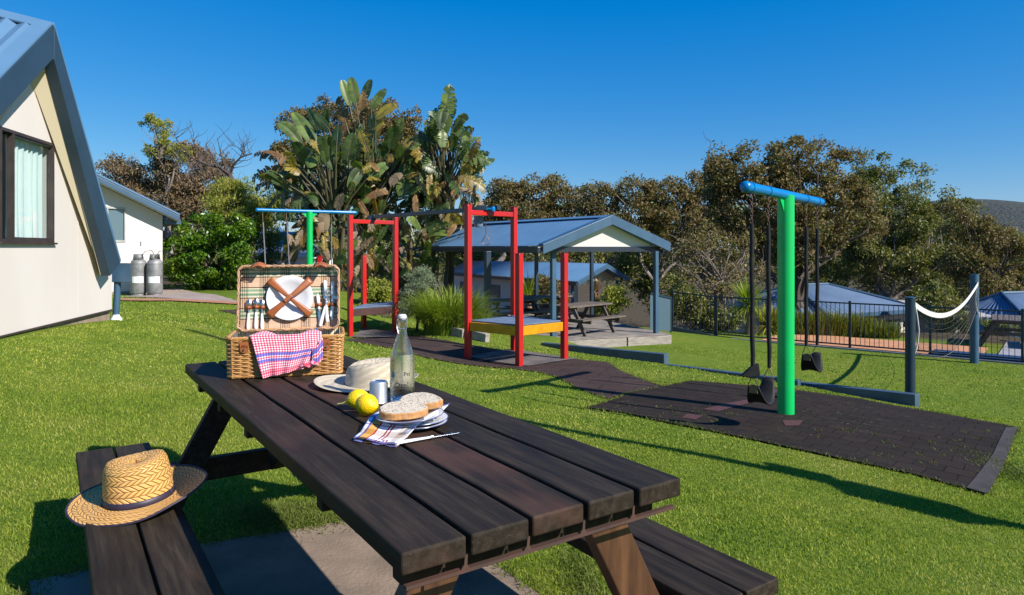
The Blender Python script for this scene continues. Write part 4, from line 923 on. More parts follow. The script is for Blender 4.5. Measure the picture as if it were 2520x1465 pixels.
# ------------------------------------------------------------------ houses
def corr(mb, p00, p10, p01, p11, pitch=.076, amp=.008, nv=2):
    """corrugated sheet: u runs p00->p10 (along the eave), v runs p00->p01 (down the slope)"""
    L = ((p10-p00).length+(p11-p01).length)/2; nu = max(8, int(L/pitch*4)); nrm = (p10-p00).cross(p01-p00).normalized()
    if nrm.z < 0: nrm = -nrm
    def fn(u, v):
        p = p00.lerp(p10, u).lerp(p01.lerp(p11, u), v); return p+nrm*(amp*math.sin(2*math.pi*u*L/pitch))
    mb.grid(fn, nu, nv)
WN = Vector((.9787, .2055, 0))
def Wl(Y, z, o=0.0): return Vector((-.21*Y-3.4, Y, z))+WN*o
def gable_house():
    r = root('gable_house', 'white rendered house with steep blue metal gable roof at the left edge', 'house', Wl(6.84, .3))
    th = -WN*.12; mb = MB()
    for poly in ([(7.36,.49),(9.04,.49),(9.04,.95),(7.36,2.50)], [(4.64,.49),(6.27,.49),(6.27,2.454),(4.64,.95)], [(6.27,2.43),(7.36,2.43),(7.36,2.50),(6.84,2.98),(6.27,2.454)], [(6.27,.49),(7.36,.49),(7.36,1.365),(6.27,1.365)]):
        mb.prism([Wl(a, b) for a, b in poly], th)
    # end wall running back
    mb.prism([Wl(9.04, .49)-WN*.121, Wl(9.04, .95)-WN*.121, Wl(9.04, .95)-WN*6, Wl(9.04, .49)-WN*6], (Wl(8.9, 0)-Wl(9.04, 0)))
    for yy in (7.98,): mb.prism([Wl(yy, .492, .001), Wl(yy+.012, .492, .001), Wl(yy+.012, 1.85, .001), Wl(yy, 1.85, .001)], WN*.003)
    mb.build('wall', M_CREAM, r, world=True)
    mb = MB(); mb.prism([Wl(4.64, .15, -.02), Wl(9.02, .15, -.02), Wl(9.02, .488, -.02), Wl(4.64, .488, -.02)], -WN*.2); mb.build('plinth', M_PLINTH, r, world=True)
    mb = MB(); mb.prism([Wl(4.64, .482, .003), Wl(9.05, .482, .003), Wl(9.05, .500, .003), Wl(4.64, .500, .003)], WN*.018); mb.build('base_flashing', M_FRAME, r, world=True)
    # window
    fr = MB()
    def wbar(y0, z0, y1, z1, d0=-.035, d1=.012): fr.prism([Wl(y0, z0, d0), Wl(y1, z0, d0), Wl(y1, z1, d0), Wl(y0, z1, d0)], WN*(d1-d0))
    wbar(6.27, 1.365, 7.36, 1.395); wbar(6.27, 2.40, 7.36, 2.43); wbar(7.33, 1.3955, 7.36, 2.3995); wbar(6.27, 1.3955, 6.31, 2.3995); wbar(6.505, 1.3955, 6.535, 2.3995, -.04, .011)
    wbar(6.5355, 1.3955, 7.3295, 1.412, -.04, .0); wbar(6.5355, 2.383, 7.3295, 2.3995, -.04, .0)
    wbar(6.25, 1.345, 7.38, 1.3645, -.02, .035)
    wf = fr.build('window', M_FRAME, r, world=True)
    mb = MB(); mb.prism([Wl(6.30, 1.40, -.035), Wl(7.33, 1.40, -.035), Wl(7.33, 2.40, -.035), Wl(6.30, 2.40, -.035)], -WN*.004); mb.build('pane', M_GLASSPANE, wf, world=True)
    mb = MB(); mb.grid(lambda u, v: Wl(6.56+.72*u+.012*math.sin(u*60), 1.40+1.0*v, -.085+.016*math.sin(u*46+.8*math.sin(v*3))), 120, 4); mb.build('curtain', M_CURT, wf, world=True, smooth=True)
    mb = MB(); mb.grid(lambda u, v: Wl(6.30+.10*u, 1.40+1.0*v, -.085+.016*math.sin(u*20)), 24, 2); mb.build('curtain', M_CURT, wf, world=True, smooth=True)
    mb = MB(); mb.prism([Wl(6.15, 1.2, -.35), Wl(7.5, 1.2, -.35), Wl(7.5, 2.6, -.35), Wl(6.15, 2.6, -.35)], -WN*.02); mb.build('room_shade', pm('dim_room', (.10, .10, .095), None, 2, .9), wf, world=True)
    # roof
    Tp = P(131, 62, 6.885); R_ = P(0, 29, 6.788); Lp = P(0, 197, 5.89); E = P(296, 647, 8.74)
    rd = (R_-Tp).normalized(); R2 = Tp+rd*5.5; ld = (Lp-Tp); L2 = Tp+ld*1.75
    rf = MB(); o = rd*.16; corr(rf, Tp+o+ld*.075, R2+ld*.075, L2+o, L2+(R2-Tp), .17, .022, 3)
    ro = rf.build('roof', M_ROOF, r, world=True, smooth=True)
    mb = MB(); mb.prism([Tp+rd*.02, R2, R2+ld*.11, Tp+ld*.11+rd*.02], Vector((0, 0, .02))+Vector((.0, -.01, .0))); mb.build('ridge_cap', M_ROOF, r, world=True, bevel=.004)
    mb = MB(); mb.prism([Tp+Vector((0, 0, .012)), Tp+rd*.14+Vector((0, 0, .012)), L2+rd*.14+Vector((0, 0, .012)), L2+Vector((0, 0, .012))], Vector((0, -.012, .012))); mb.build('barge_flashing', M_ROOF, r, world=True)
    mb = MB(); mb.prism([Tp, E, E+rd*5.5, R2], Vector((0, .02, .03))); mb.build('rear_roof', M_ROOF, r, world=True)
    bt = -WN*.05
    mb = MB(); mb.prism([Tp, L2, L2+Vector((0, 0, -.30)), Tp+Vector((0, 0, -.34))], bt); mb.build('barge_board', M_SLATE, r, world=True, bevel=.004)
    mb = MB(); q = Tp+Vector((0, .02, 0)); mb.prism([q+Vector((0, .0, 0)), E, E+Vector((0, -.22, -.16)), Tp+Vector((0, .015, -.34))], -WN*.11); mb.build('barge_board', M_SLATE, r, world=True, bevel=.004)
    ap = Wl(6.84, 2.985, .0); we = Wl(8.98, 1.0, .0)
    mb = MB(); mb.prism([Tp+Vector((0, .03, -.345))-WN*.10, E+Vector((0, -.24, -.15))-WN*.10, we, ap], Vector((0, .02, .02))); 
    mb.build('soffit', M_CREAM2, r, world=True)
    wl = Wl(4.7, 1.0, .0); mb = MB(); mb.prism([Tp+Vector((0, -.03, -.345))-WN*.05, ap, wl, L2+Vector((0, 0, -.28))-WN*.05], Vector((0, -.02, .02))); mb.build('soffit', M_CREAM2, r, world=True)
    # gutter box and down pipe
    g0 = P(270, 650, 9.05); mb = MB(); a = P(270, 648, 9.12); b = P(322, 648, 9.12)
    mb.prism([a, b, b+Vector((0, 0, -.255)), a+Vector((0, 0, -.255))], Vector((-.12, .10, 0))); mb.build('gutter', M_BLUE, r, world=True, bevel=.006)
    mb = MB(); mb.tube([P(289, 694, 9.18), P(288, 730, 9.18), P(285, 776, 9.18)], .042, 12); mb.build('down_pipe', M_BLUE, r, world=True, smooth=True)
    mb = MB(); q = P(286, 782, 9.16); mb.lathe([(0, -.045), (.075, -.045), (.07, -.01), (.045, .02), (.04, .04), (0, .04)], 16, c=q, cap=False); mb.build('pipe_collar', M_WHITEP, r, world=True, smooth=True)
gable_house()
def back_house():
    C0 = Vector((P(400, 700, 19.2).x, 19.2, 0)); C1 = Vector((P(240, 700, 18.3).x, 18.3, 0)); d = (C1-C0); C2 = C0+d*2.4
    r = root('cream_cottage', 'low cream cottage with blue skillion roof edge behind the two gas bottles', 'house', C0)
    def z_at(t): return 2.22+.80*t
    mb = MB(); up = lambda p, z: Vector((p.x, p.y, z))
    dn = Vector((-d.y, d.x, 0)).normalized(); dn = dn if dn.y > 0 else -dn
    t0, t1 = .58, .86; ta, tb = 1.31, .84
    W = lambda t, z: Vector((C0.x+d.x*t, C0.y+d.y*t, z))
    zt, zb = 1.31+100/1680*18.6, 1.31+14/1680*18.6
    for poly in ([(0,-.2),(t0,-.2),(t0,z_at(t0)),(0,z_at(0))], [(t1,-.2),(2.4,-.2),(2.4,z_at(2.4)),(t1,z_at(t1))], [(t0,-.2),(t1,-.2),(t1,zb),(t0,zb)], [(t0,zt),(t1,zt),(t1,z_at(t1)),(t0,z_at(t0))]):
        mb.prism([W(*p) for p in poly], dn*.15)
    mb.prism([C0+dn*.151+Vector((0, 0, -.2)), C0+dn*.151+Vector((0, 0, 2.22)), C0+dn*5+Vector((0, 0, 2.22)), C0+dn*5+Vector((0, 0, -.2))], d*.04)
    mb.build('wall', M_CREAM, r, world=True)
    mb = MB(); ov = -dn*.45; e0 = W(-.24, z_at(-.24)+.16)+ov; e1 = W(2.4, z_at(2.4)+.16)+ov
    mb.prism([e0, e1, e1-Vector((0, 0, .15)), e0-Vector((0, 0, .15))], dn*.04); mb.build('fascia', M_BLUE, r, world=True, bevel=.01)
    mb = MB(); q = Vector((0, 0, .02)); mb.prism([e0+q, e1+q, e1+q+dn*5.5, e0+q+dn*5.5], Vector((0, 0, .05))); mb.build('roof', M_ROOF, r, world=True)
    mb = MB(); s = Vector((0, 0, -.14)); mb.prism([e0+s+dn*.045, e1+s+dn*.045, e1+s+dn*.45, e0+s+dn*.45], Vector((0, 0, .02))); mb.build('soffit', M_CREAM2, r, world=True)
    mb = MB(); a = W(-.02, z_at(0)-.10); mb.prism([a, W(-.30, z_at(-.02)-.10), W(-.30, z_at(-.02)-.22), W(-.02, z_at(0)-.24)], dn*4); mb.build('gutter', M_BLUE, r, world=True)
    mb = MB(); fw = .012
    for (a, b, c, e) in ((t0,zb,t1,zb+.05),(t0,zt-.05,t1,zt),(t0,zb+.05,t0+fw*1.6,zt-.05),(t1-fw*1.6,zb+.05,t1,zt-.05)):
        mb.prism([W(a, b)-dn*.02, W(c, b)-dn*.02, W(c, e)-dn*.02, W(a, e)-dn*.02], dn*.08)
    w_ = mb.build('window', pm('pale_aluminium', (.45, .45, .42), None, 4, .4), r, world=True)
    mb = MB(); mb.prism([W(t0+.01, zb+.03)+dn*.03, W(t1-.01, zb+.03)+dn*.03, W(t1-.01, zt-.03)+dn*.03, W(t0+.01, zt-.03)+dn*.03], dn*.02); mb.build('pane', M_WIN, w_, world=True)
    mb = MB(); m = P(350, 600, 19.0); mb.box((m.x-.035, m.y-.12, m.z-.06), (m.x+.035, m.y-.04, m.z+.06)); mb.build('meter_box', M_STEEL, r, world=True)
    mb = MB(); mb.prism([W(-.01, -.2)-dn*.03, W(2.3, -.2)-dn*.03, W(2.3, .12)-dn*.03, W(-.01, .12)-dn*.03], dn*.025); mb.build('plinth', M_PLINTH, r, world=True)
back_house()
M_GALV = pm('scuffed_galvanised', (.30, .30, .295), (.17, .17, .165), 5, .6, .3, 30, .002, metal=.35)
def gas_bottle(px, label, rot=0):
    rot0 = -1.2-rot
    b = P(px, 727, 18.3); b.z = h1(b.x, b.y)-.01; r = root('gas_bottle', label, 'gas bottle', rotz(rot, b), 'tall grey gas bottles')
    mb = MB(); mb.lathe([(0, 0), (.17, 0), (.172, .05), (.165, .06), (.185, .07), (.195, .10), (.195, .84), (.188, .90), (.165, .95), (.12, .985), (.06, 1.0), (0, 1.0)], 28, cap=False); mb.build('cylinder', M_GALV, r, smooth=True)
    mb = MB(); mb.grid(lambda u, v: (.197*math.cos(rot0-.75+1.5*u), .197*math.sin(rot0-.75+1.5*u), .36+.17*v), 14, 1); mb.build('white_label', M_WHITEP, r, smooth=True)
    mb = MB(); 
    for z in (.11, .87): mb.tube([(.198*math.cos(k*.2618), .198*math.sin(k*.2618), z) for k in range(24)], .006, 5, closed=True)
    mb.build('band', M_GALV, r)
    mb = MB(); mb.grid(lambda u, v: ((.135-.02*v)*math.cos(.6+u*5.0), (.135-.02*v)*math.sin(.6+u*5.0), .965+.16*v), 20, 2); mb.build('collar', M_GALV, r, smooth=True, solid=.006)
    mb = MB(); mb.tube([(0, 0, 1.01), (0, 0, 1.10)], .025, 8); mb.tube([(0, 0, 1.07), (.06, 0, 1.07)], .018, 8); mb.build('valve', pm('brass_valve', (.4, .3, .12), None, 4, .4, metal=.8), r)
    mb = MB(); mb.tube([(.06, 0, 1.07), (.16, .02, 1.20), (.30, .10, 1.22), (.34, .22, 1.1)], .008, 6); mb.build('hose', M_BLACK, r)
    mb = MB(); mb.lathe([(.0, 0), (.045, 0), (.045, .004), (0, .004)], 14, cap=False); mb.v = [(p[0]+.02, -.197-p[2], p[1]+.78) for p in mb.v]; mb.build('round_badge', pm('badge_grey', (.25, .26, .28), None, 3, .5), r)
gas_bottle(341, 'tall grey gas bottle against the cottage wall, left of the pair', .3); gas_bottle(381, 'tall grey gas bottle nearer the green bush, right of the pair', -.5)
def box_cabin(name, label, eave_l, eave_c, apex, tip, ridge_l, zfloor, gut=.12, porch=True):
    r = root(name, label, 'house', Vector((eave_c.x, eave_c.y, zfloor)))
    mb = MB(); corr(mb, apex, ridge_l, eave_c, eave_l, .15, .014, 2); mb.build('roof', M_ROOF, r, world=True, smooth=True)
    mb = MB(); v = ridge_l-apex; corr(mb, apex, ridge_l, tip, tip+v, .15, .014, 2); mb.build('rear_roof', M_ROOF, r, world=True, smooth=True)
    mb = MB(); dz = Vector((0, 0, -.20)); dd = (eave_c-tip).normalized().cross(Vector((0, 0, 1)))*.04
    mb.prism([eave_c, apex, apex+dz, eave_c+dz], dd); mb.build('barge_board', M_BLUE, r, world=True); mb = MB(); mb.prism([apex, tip, tip+dz, apex+dz], dd); mb.build('barge_board', M_BLUE, r, world=True)
    mb = MB(); mb.bar(eave_c+Vector((0, 0, -.09)), eave_l+Vector((0, 0, -.09)), .12, gut); mb.build('gutter', M_GUT, r, world=True)
    inn = (ridge_l-apex).normalized()
    a = eave_c+inn*.5+(tip-eave_c)*.08; b = eave_l+(tip-eave_c)*.08; c = tip+inn*.5-(tip-eave_c)*.08
    f = lambda p, z: Vector((p.x, p.y, z)); mb = MB(); ze = eave_c.z-.1
    mb.prism([f(a, zfloor), f(b, zfloor), f(b, ze), f(a, ze)], (tip-eave_c).normalized()*.1)
    s = inn*2.2 if porch else inn*.0
    mb.prism([f(a+s, zfloor), f(c+s, zfloor), f(c+s, ze), apex+s+Vector((0, 0, -.25)), f(a+s, ze)], inn*.1)
    mb.build('wall', M_CREAM, r, world=True)
    g_ = MB(); g_.prism([f(a, ze+.02), f(c, ze+.02), apex+inn*.4+Vector((0, 0, -.16))], inn*.05); g_.build('gable_infill', M_CREAM2, r, world=True)
    if porch:
        for q in (a, c): mb = MB(); mb.bar(f(q, zfloor), f(q, ze), .11, .11); mb.build('post', M_BLUE, r, world=True)
    for (t0, t1, z0, z1, nm) in ((.05, .11, -1.0, .9, 'door'), (.22, .30, .1, .75, 'window'), (.52, .60, .1, .75, 'window'), (.85, .9, .1, .75, 'window')):
        mb = MB(); p0 = a.lerp(b, t0); p1 = a.lerp(b, t1); nn = -(tip-eave_c).normalized()
        zz0 = ze-1.0+z0*.6; zz1 = ze-.35; 
        if nm == 'door': zz0 = ze-2.1
        mb.prism([f(p0, zz0)+nn*.01, f(p1, zz0)+nn*.01, f(p1, zz1)+nn*.01, f(p0, zz1)+nn*.01], nn*.03)
        mb.build(nm, M_FRAME if nm == 'door' else M_WINL, r, world=True)
    return r
ec = P(1421, 693, 26); el = P(1100, 668, 36); el.z = ec.z; ap = P(1495, 649, 27.5); tp = P(1551, 685, 29); tp.z = ec.z; rl = P(1150, 642, 34); rl.z = ap.z
box_cabin('white_cabin', 'white cabin with blue roof seen under the picnic shelter', el, ec, ap, tp, rl, -3.2)
# white cabin glimpsed behind the palms
a0 = P(640, 610, 30)
r = root('pale_cabin', 'pale cabin with white wall glimpsed behind the far swing', 'house', Vector((a0.x, 30, 0)))
mb = MB(); mb.prism([P(650, 720, 30), P(770, 720, 28.5), P(770, 632, 28.5), P(650, 632, 30)], (.3, 2, 0)); mb.build('wall', pm('white_wall', (.78, .76, .72), None, 2, .8), r, world=True)
mb = MB(); mb.prism([P(632, 622, 29.6), P(790, 622, 28.0), P(740, 575, 32.5), P(665, 575, 33)], (0, .05, .08)); mb.build('roof', M_ROOFD, r, world=True)
mb = MB(); mb.prism([P(632, 634, 29.6), P(790, 634, 28.0), P(790, 622, 28.0), P(632, 622, 29.6)], (0, .1, 0)); mb.build('gutter', M_ROOF, r, world=True)
r2 = root('blue_roofed_hut', 'blue roof peeping out right of the green bush', 'house', Vector((-16, 42, 0)))
mb = MB(); mb.prism([P(628, 605, 38), P(710, 600, 38), P(690, 562, 41), P(640, 566, 41)], (0, .05, .1)); mb.build('roof', M_ROOF, r2, world=True)
mb = MB(); mb.prism([P(632, 660, 38.5), P(706, 660, 38.5), P(706, 603, 38.5), P(632, 606, 38.5)], (0, 2, 0)); mb.build('wall', M_CREAM, r2, world=True)
def hip_cabin(name, label, cx, cy, hw, hd, rot, zap, ze, zf):
    r = root(name, label, 'house', rotz(rot, Vector((cx, cy, zf)))); za = zap-zf; z = ze-zf; rl = hw*.35
    A = Vector((-rl, 0, za)); B = Vector((rl, 0, za)); c = [Vector((-hw, -hd, z)), Vector((hw, -hd, z)), Vector((hw, hd, z)), Vector((-hw, hd, z))]
    mb = MB(); corr(mb, A, B, c[0], c[1], .2, .02); corr(mb, B, A, c[2], c[3], .2, .02); corr(mb, B, B+Vector((0, .001, 0)), c[1], c[2], .2, .02); corr(mb, A, A+Vector((0, .001, 0)), c[3], c[0], .2, .02)
    mb.build('roof', M_ROOFD, r, smooth=True)
    mb = MB()
    for i in range(4): mb.bar(c[i]-Vector((0, 0, .05)), c[(i+1) % 4]-Vector((0, 0, .05)), .1, .14)
    for i, q in enumerate((A, B, B, A)): mb.tube([q+Vector((0, 0, .03)), c[i]+Vector((0, 0, .04))], .06, 6)
    mb.tube([A+Vector((0, 0, .03)), B+Vector((0, 0, .03))], .06, 6)
    mb.build('gutter', M_BLUE, r)
    e = .45; mb = MB(); mb.box((-hw+e, -hd+e, 0), (hw-e, hd-e, z-.08)); mb.build('wall', M_CREAM, r)
    for x in (-hw*.5, hw*.35):
        mb = MB(); mb.box((x, -hd+e-.04, z-1.5), (x+1.0, -hd+e-.003, z-.4)); w_ = mb.build('window', M_FRAME, r)
        mb = MB(); mb.box((x+.06, -hd+e-.055, z-1.44), (x+.94, -hd+e-.041, z-.46)); mb.build('pane', M_WINL, w_)
hip_cabin('hipped_cabin', 'cabin with blue-grey hipped roof behind the pool fence and swing post', P(2052, 700, 27).x, 29, 3.0, 3.0, math.radians(28), CAMZ-(702-HY)/FP*29, CAMZ-(765-HY)/FP*27, -4.8)
hip_cabin('hipped_cabin', 'grey-blue roofed cabin at the right edge beyond the pool fence', P(2560, 700, 24).x, 25, 2.6, 2.6, math.radians(20), CAMZ-(722-HY)/FP*25, CAMZ-(822-HY)/FP*23.5, -4.6)
# ------------------------------------------------------------------ play equipment
def play_frame(name, label, pts, ztop, zshort, zplat, zbar, edge_mat, gz, deck_mat):
    A, B, C_, D = [Vector((p[0], p[1], 0)) for p in pts]    # A,B tall; C (by A) and D (by B) short
    ux = (B-A).normalized(); uy = (C_-A).normalized()
    r = root(name, label, 'play frame', Vector((A.x, A.y, gz)))
    def post(p, z1):
        mb = MB(); zz = h1(p.x, p.y)-.05; mb.bar((p.x, p.y, zz), (p.x, p.y, z1), .10, .10, ux); o = mb.build('post', M_RED, r, world=True, bevel=.012)
        mb = MB(); mb.bar((p.x, p.y, z1), (p.x, p.y, z1+.012), .112, .112, ux); mb.build('post_cap', M_RED, o, world=True, bevel=.005)
    for p, z in ((A, ztop), (B, ztop), (C_, zshort), (D, zshort)): post(p, z)
    mb = MB(); d = (B-A).normalized(); mb.bar(A+d*.052+Vector((0, 0, zbar)), B-d*.052+Vector((0, 0, zbar)), .07, .085); mb.build('crossbar', M_RED, r, world=True, bevel=.008)
    cen = (A+B+C_+D)/4
    sh = lambda p, k=.0: Vector((p.x, p.y, 0))+(cen-Vector((p.x, p.y, 0)))*k
    for a, b in ((A, B), (B, D), (D, C_), (C_, A)):
        d = (b-a).normalized(); mb = MB(); mb.bar(a+d*.052+Vector((0, 0, zplat-.085)), b-d*.052+Vector((0, 0, zplat-.085)), .045, .15); mb.build('platform_edge', edge_mat, r, world=True, bevel=.006)
    mb = MB(); z = Vector((0, 0, zplat-.006)); mb.prism([sh(A, .045)+z, sh(B, .045)+z, sh(D, .045)+z, sh(C_, .045)+z], (0, 0, .022)); mb.build('platform', deck_mat, r, world=True, bevel=.004)
    return r
play_frame('play_frame', 'nearer red play frame with yellow edged blue platform', [(-.74, 11.5), (.037, 12.3), (.115, 10.8), (.88, 11.5)], 2.03, 1.21, .075, 1.905, M_YEL, -.57, M_DECKT)
play_frame('play_frame', 'farther red play frame with maroon edged platform right of the basket', [(-3.46, 14.6), (-2.63, 15.4), (-3.42, 15.75), (-2.84, 16.5)], 2.0, 1.12, .0, 1.875, M_BRNP, -.6, M_DECKT)
a = Vector((-3.05, 15.0, 1.985)); b = Vector((-.30, 11.85, 2.0)); dr = (b-a).normalized()
r = root('trolley_rail', 'long dark blue overhead rail joining the two red frames', 'rail', Vector((-1.7, 13.4, 1.95)))
mb = MB(); mb.bar(a-dr*.2, b+dr*.12, .085, .075); mb.build('rail', M_BLUED, r, world=True, bevel=.006)
mb = MB(); mb.bar(a+Vector((-.07, -.02, -.10)), a+Vector((.05, .02, .02)), .12, .12); mb.build('end_bracket', M_BLUED, r, world=True, bevel=.01)
mb = MB(); q = P(1185, 513, 11.8); mb.box((q.x-.09, q.y-.1, q.z-.045), (q.x+.10, q.y+.1, q.z+.05)); mb.build('end_bracket', M_BLUED, r, world=True, bevel=.012)
mb = MB(); q = P(1213, 515, 11.75); mb.tube([(q.x-.11, q.y, q.z), (q.x-.02, q.y-.02, q.z)], .022, 8); mb.lathe([(0, -.045), (.035, -.04), (.045, 0), (.035, .04), (0, .045)], 14, c=q, cap=False); mb.build('pulley', M_CYAN, r, world=True, smooth=True)
r = root('hanging_trolley', 'swinging loop handle and blue trolley pot under the near frame crossbar', 'trolley', P(1180, 560, 11.9))
mb = MB(); q = P(1178, 532, 11.95); mb.lathe([(0, 0), (.085, 0), (.085, -.15), (.075, -.19), (0, -.2)], 20, c=q, cap=False); mb.build('pot', M_ROOFD, r, world=True, smooth=True)
mb = MB(); mb.tube([P(1195, 530, 11.9), P(1195, 545, 11.9), P(1196, 560, 11.9), P(1196, 578, 11.9)], .0075, 6); mb.build('chain', M_CHAIN, r, world=True)
mb = MB(); mb.tube([P(1196, 578, 11.9), P(1203, 590, 11.9), P(1206, 600, 11.9), P(1201, 603, 11.9), P(1191, 602, 11.9), P(1186, 597, 11.9), P(1190, 587, 11.9)], .0085, 6, closed=True); mb.build('loop', M_CHAIN, r, world=True)
r = root('red_post', 'short red post just behind the basket lid', 'post', P(787, 700, 17)); mb = MB(); q = P(787, 640, 17); mb.bar((q.x, q.y, h1(q.x, q.y)-.05), (q.x, q.y, 1.31-22/1680*17), .1, .1); mb.bar((q.x, q.y, 1.31-22/1680*17), (q.x, q.y, 1.31-20/1680*17), .12, .12); mb.build('post_body', M_RED, r, world=True, bevel=.01)
def chain_mb(a, b, n=None, rr=.0045):
    mb = MB(); a = Vector(a); b = Vector(b); L = (b-a).length; n = n or max(2, int(L/.032)); d = (b-a).normalized(); s = d.cross(Vector((0, 1, .01))).normalized(); t = d.cross(s)
    for k in range(n):
        c = a+(b-a)*((k+.5)/n); h = L/n*.62; w_ = .010; q = s if k % 2 else t
        mb.tube([c-d*h+q*0, c-d*h*.6+q*w_, c+d*h*.6+q*w_, c+d*h, c+d*h*.6-q*w_, c-d*h*.6-q*w_], rr, 5, closed=True)
    return mb
def swing_frame(label, p1, p2, zb, pt, gz, rp=.084, rb=.048, rings=()):
    p1 = Vector(p1+(zb,)); p2 = Vector(p2+(zb,)); pc_ = p1.lerp(p2, pt); r = root('green_swing_set', label, 'swing frame', Vector((pc_.x, pc_.y, gz)), 'green post swing frames')
    d = (p2-p1).normalized()
    mb = MB(); mb.tube([(pc_.x, pc_.y, gz-.1), (pc_.x, pc_.y, zb-.005)], rp, 32); mb.build('post', M_GREEN, r, world=True, smooth=True)
    mb = MB(); sd_ = d.cross(Vector((0, 0, 1)))*.006
    for s in (-1, 1):
        a = pc_+d*s*rp*.9; mb.prism([a+Vector((0, 0, -.18))-sd_, a+Vector((0, 0, -.035))-sd_, a+d*s*.14+Vector((0, 0, -.045))-sd_], sd_*2)
    mb.build('gusset', M_GREEN, r, world=True)
    mb = MB(); mb.tube([p1, p2], rb, 24); 
    for p, s in ((p1, -1), (p2, 1)): mb.tube([p+d*s*rb*math.sin(k*.2618) for k in range(7)], [rb*1.10*math.cos(k*.2618)+.0005 for k in range(7)], 24)
    mb.build('top_bar', M_CYAN, r, world=True, smooth=True)
    for t in rings:
        c = p1.lerp(p2, t); mb = MB(); mb.tube([c-d*.022, c+d*.022], rb*1.12, 24); o = mb.build('collar', M_CYAN, r, world=True, smooth=True)
        mb = MB(); mb.tube([c+Vector((0, 0, -rb*1.1)), c+Vector((0, 0, -rb-.03))], .012, 8); mb.build('hanger', M_CHAIN, o, world=True)
    return p1, p2, d
def swing_seat(label, ca, cb, zb, za, zbt, d, sheath=M_BLACK, rs=.021, detail=True, lean=(0, 0), group='belt swings'):
    """ca, cb: xy of the two hanging points; za, zbt: where each sheath ends"""
    r = root('belt_swing', label, 'swing', Vector((ca.x, ca.y, zb)), group)
    wv = d.cross(Vector((0, 0, 1))).normalized()
    ends = []
    for c, ze in ((ca, za), (cb, zbt)):
        e = Vector((c.x+lean[0], c.y+lean[1], ze)); m = c.lerp(e, .16)
        if detail: chain_mb(c, m, rr=.0045).build('chain', M_CHAIN, r, world=True, smooth=True)
        else: mb = MB(); mb.tube([c, m], .01, 5); mb.build('chain', M_CHAIN, r, world=True)
        mb = MB(); n = 8; mb.tube([m.lerp(e, k/n)+Vector((.004*math.sin(k*2), 0, 0)) for k in range(n+1)], [rs]*(n)+[rs*.8], 10); mb.build('sheath', sheath, r, world=True, smooth=True); ends.append(e)
    e0, e1 = ends; dep = .19; hw = .086
    top0 = e0+d*.02+Vector((0, 0, -.10)); top1 = e1-d*.02+Vector((0, 0, -.09)); mb = MB()
    def fn(u, v):
        t = u; p = top0.lerp(top1, t); k = 1-abs(2*t-1)**2.6; w_ = hw*(.60+.55*k); return p+Vector((0, 0, -dep*k))+wv*((v-.5)*2*w_)+Vector((0, 0, -.02*(abs(v-.5)*2)**2))
    mb.grid(fn, 24, 6); mb.build('belt', M_BLACK, r, world=True, smooth=True, solid=.014)
    for e, tpp, s in ((e0, top0, 1), (e1, top1, -1)):
        mb = MB()
        for q in (-1, 1): mb.tube([e+Vector((0, 0, .01)), tpp+wv*q*.045+Vector((0, 0, .0)), tpp+wv*q*.03+Vector((0, 0, -.045))], .0045, 6)
        mb.build('triangle_link', M_CHAIN, r, world=True)
        mb = MB(); c = tpp+Vector((0, 0, -.045))+d*s*(.006); mb.prism([c-wv*.04+Vector((0, 0, -.03)), c+wv*.04+Vector((0, 0, -.03)), c+wv*.032+Vector((0, 0, .04)), c-wv*.032+Vector((0, 0, .04))], -d*s*.012); mb.build('tan_plate', pm('worn_plate', (.25, .13, .06), (.12, .07, .04), 40, .6), r, world=True)
    return r, ends
p1, p2, dd = swing_frame('tall green post with bright blue crossbar standing on the black rubber pavers', (2.11, 6.16), (3.73, 8.25), 1.86, .462, -.444, rings=(.045, .235, .74, .93))
S1a = Vector(((1849-CX)/FP*6.30, 6.30, 1.80)); S1b = Vector(((1890-CX)/FP*6.68, 6.68, 1.80))
swing_seat('black belt swing hanging left of the green post, nearest the camera', S1a, S1b, 1.8, CAMZ-(922-HY)/FP*6.30, CAMZ-(905-HY)/FP*6.68, dd, lean=(.012, 0))
S2a = Vector(((1984-CX)/FP*7.73, 7.73, 1.80)); S2b = Vector(((2011-CX)/FP*8.13, 8.13, 1.80))
swing_seat('black belt swing hanging right of the green post', S2a, S2b, 1.8, CAMZ-(850-HY)/FP*7.73, CAMZ-(848-HY)/FP*8.13, dd)
# flap hanging from the near sheath
r = root('rubber_sleeve', 'torn black rubber sleeve round the foot of the nearest swing chain', 'sleeve', P(1850, 920, 6.29)); mb = MB(); mb.prism([P(1868, 895, 6.27), P(1872, 925, 6.27), P(1846, 930, 6.27), P(1824, 927, 6.27), P(1848, 905, 6.27)], (0, .05, 0)); mb.build('flap', M_BLACK, r, world=True, bevel=.008)
gzf = h1(-5.57, 18.8)
q1, q2, d2 = swing_frame('far green post with thin blue crossbar rising behind the basket', (-6.74, 18.06), (-4.47, 19.5), 2.31, .514, gzf, rings=(.05, .28, .74, .97))
M_GSH = pm('faded_grey_sheath', (.20, .18, .20), (.14, .12, .14), 8, .6)
for (t0, t1, lab) in ((.05, .28, 'grey sleeved swing hanging left of the far green post'), (.74, .965, 'grey sleeved swing hanging right of the far green post')):
    swing_seat(lab, q1.lerp(q2, t0)+Vector((0, 0, -.07)), q1.lerp(q2, t1)+Vector((0, 0, -.07)), 2.24, .62, .62, d2, M_GSH, .017, False, (.09, 0) if t0 < .1 else (0, 0))
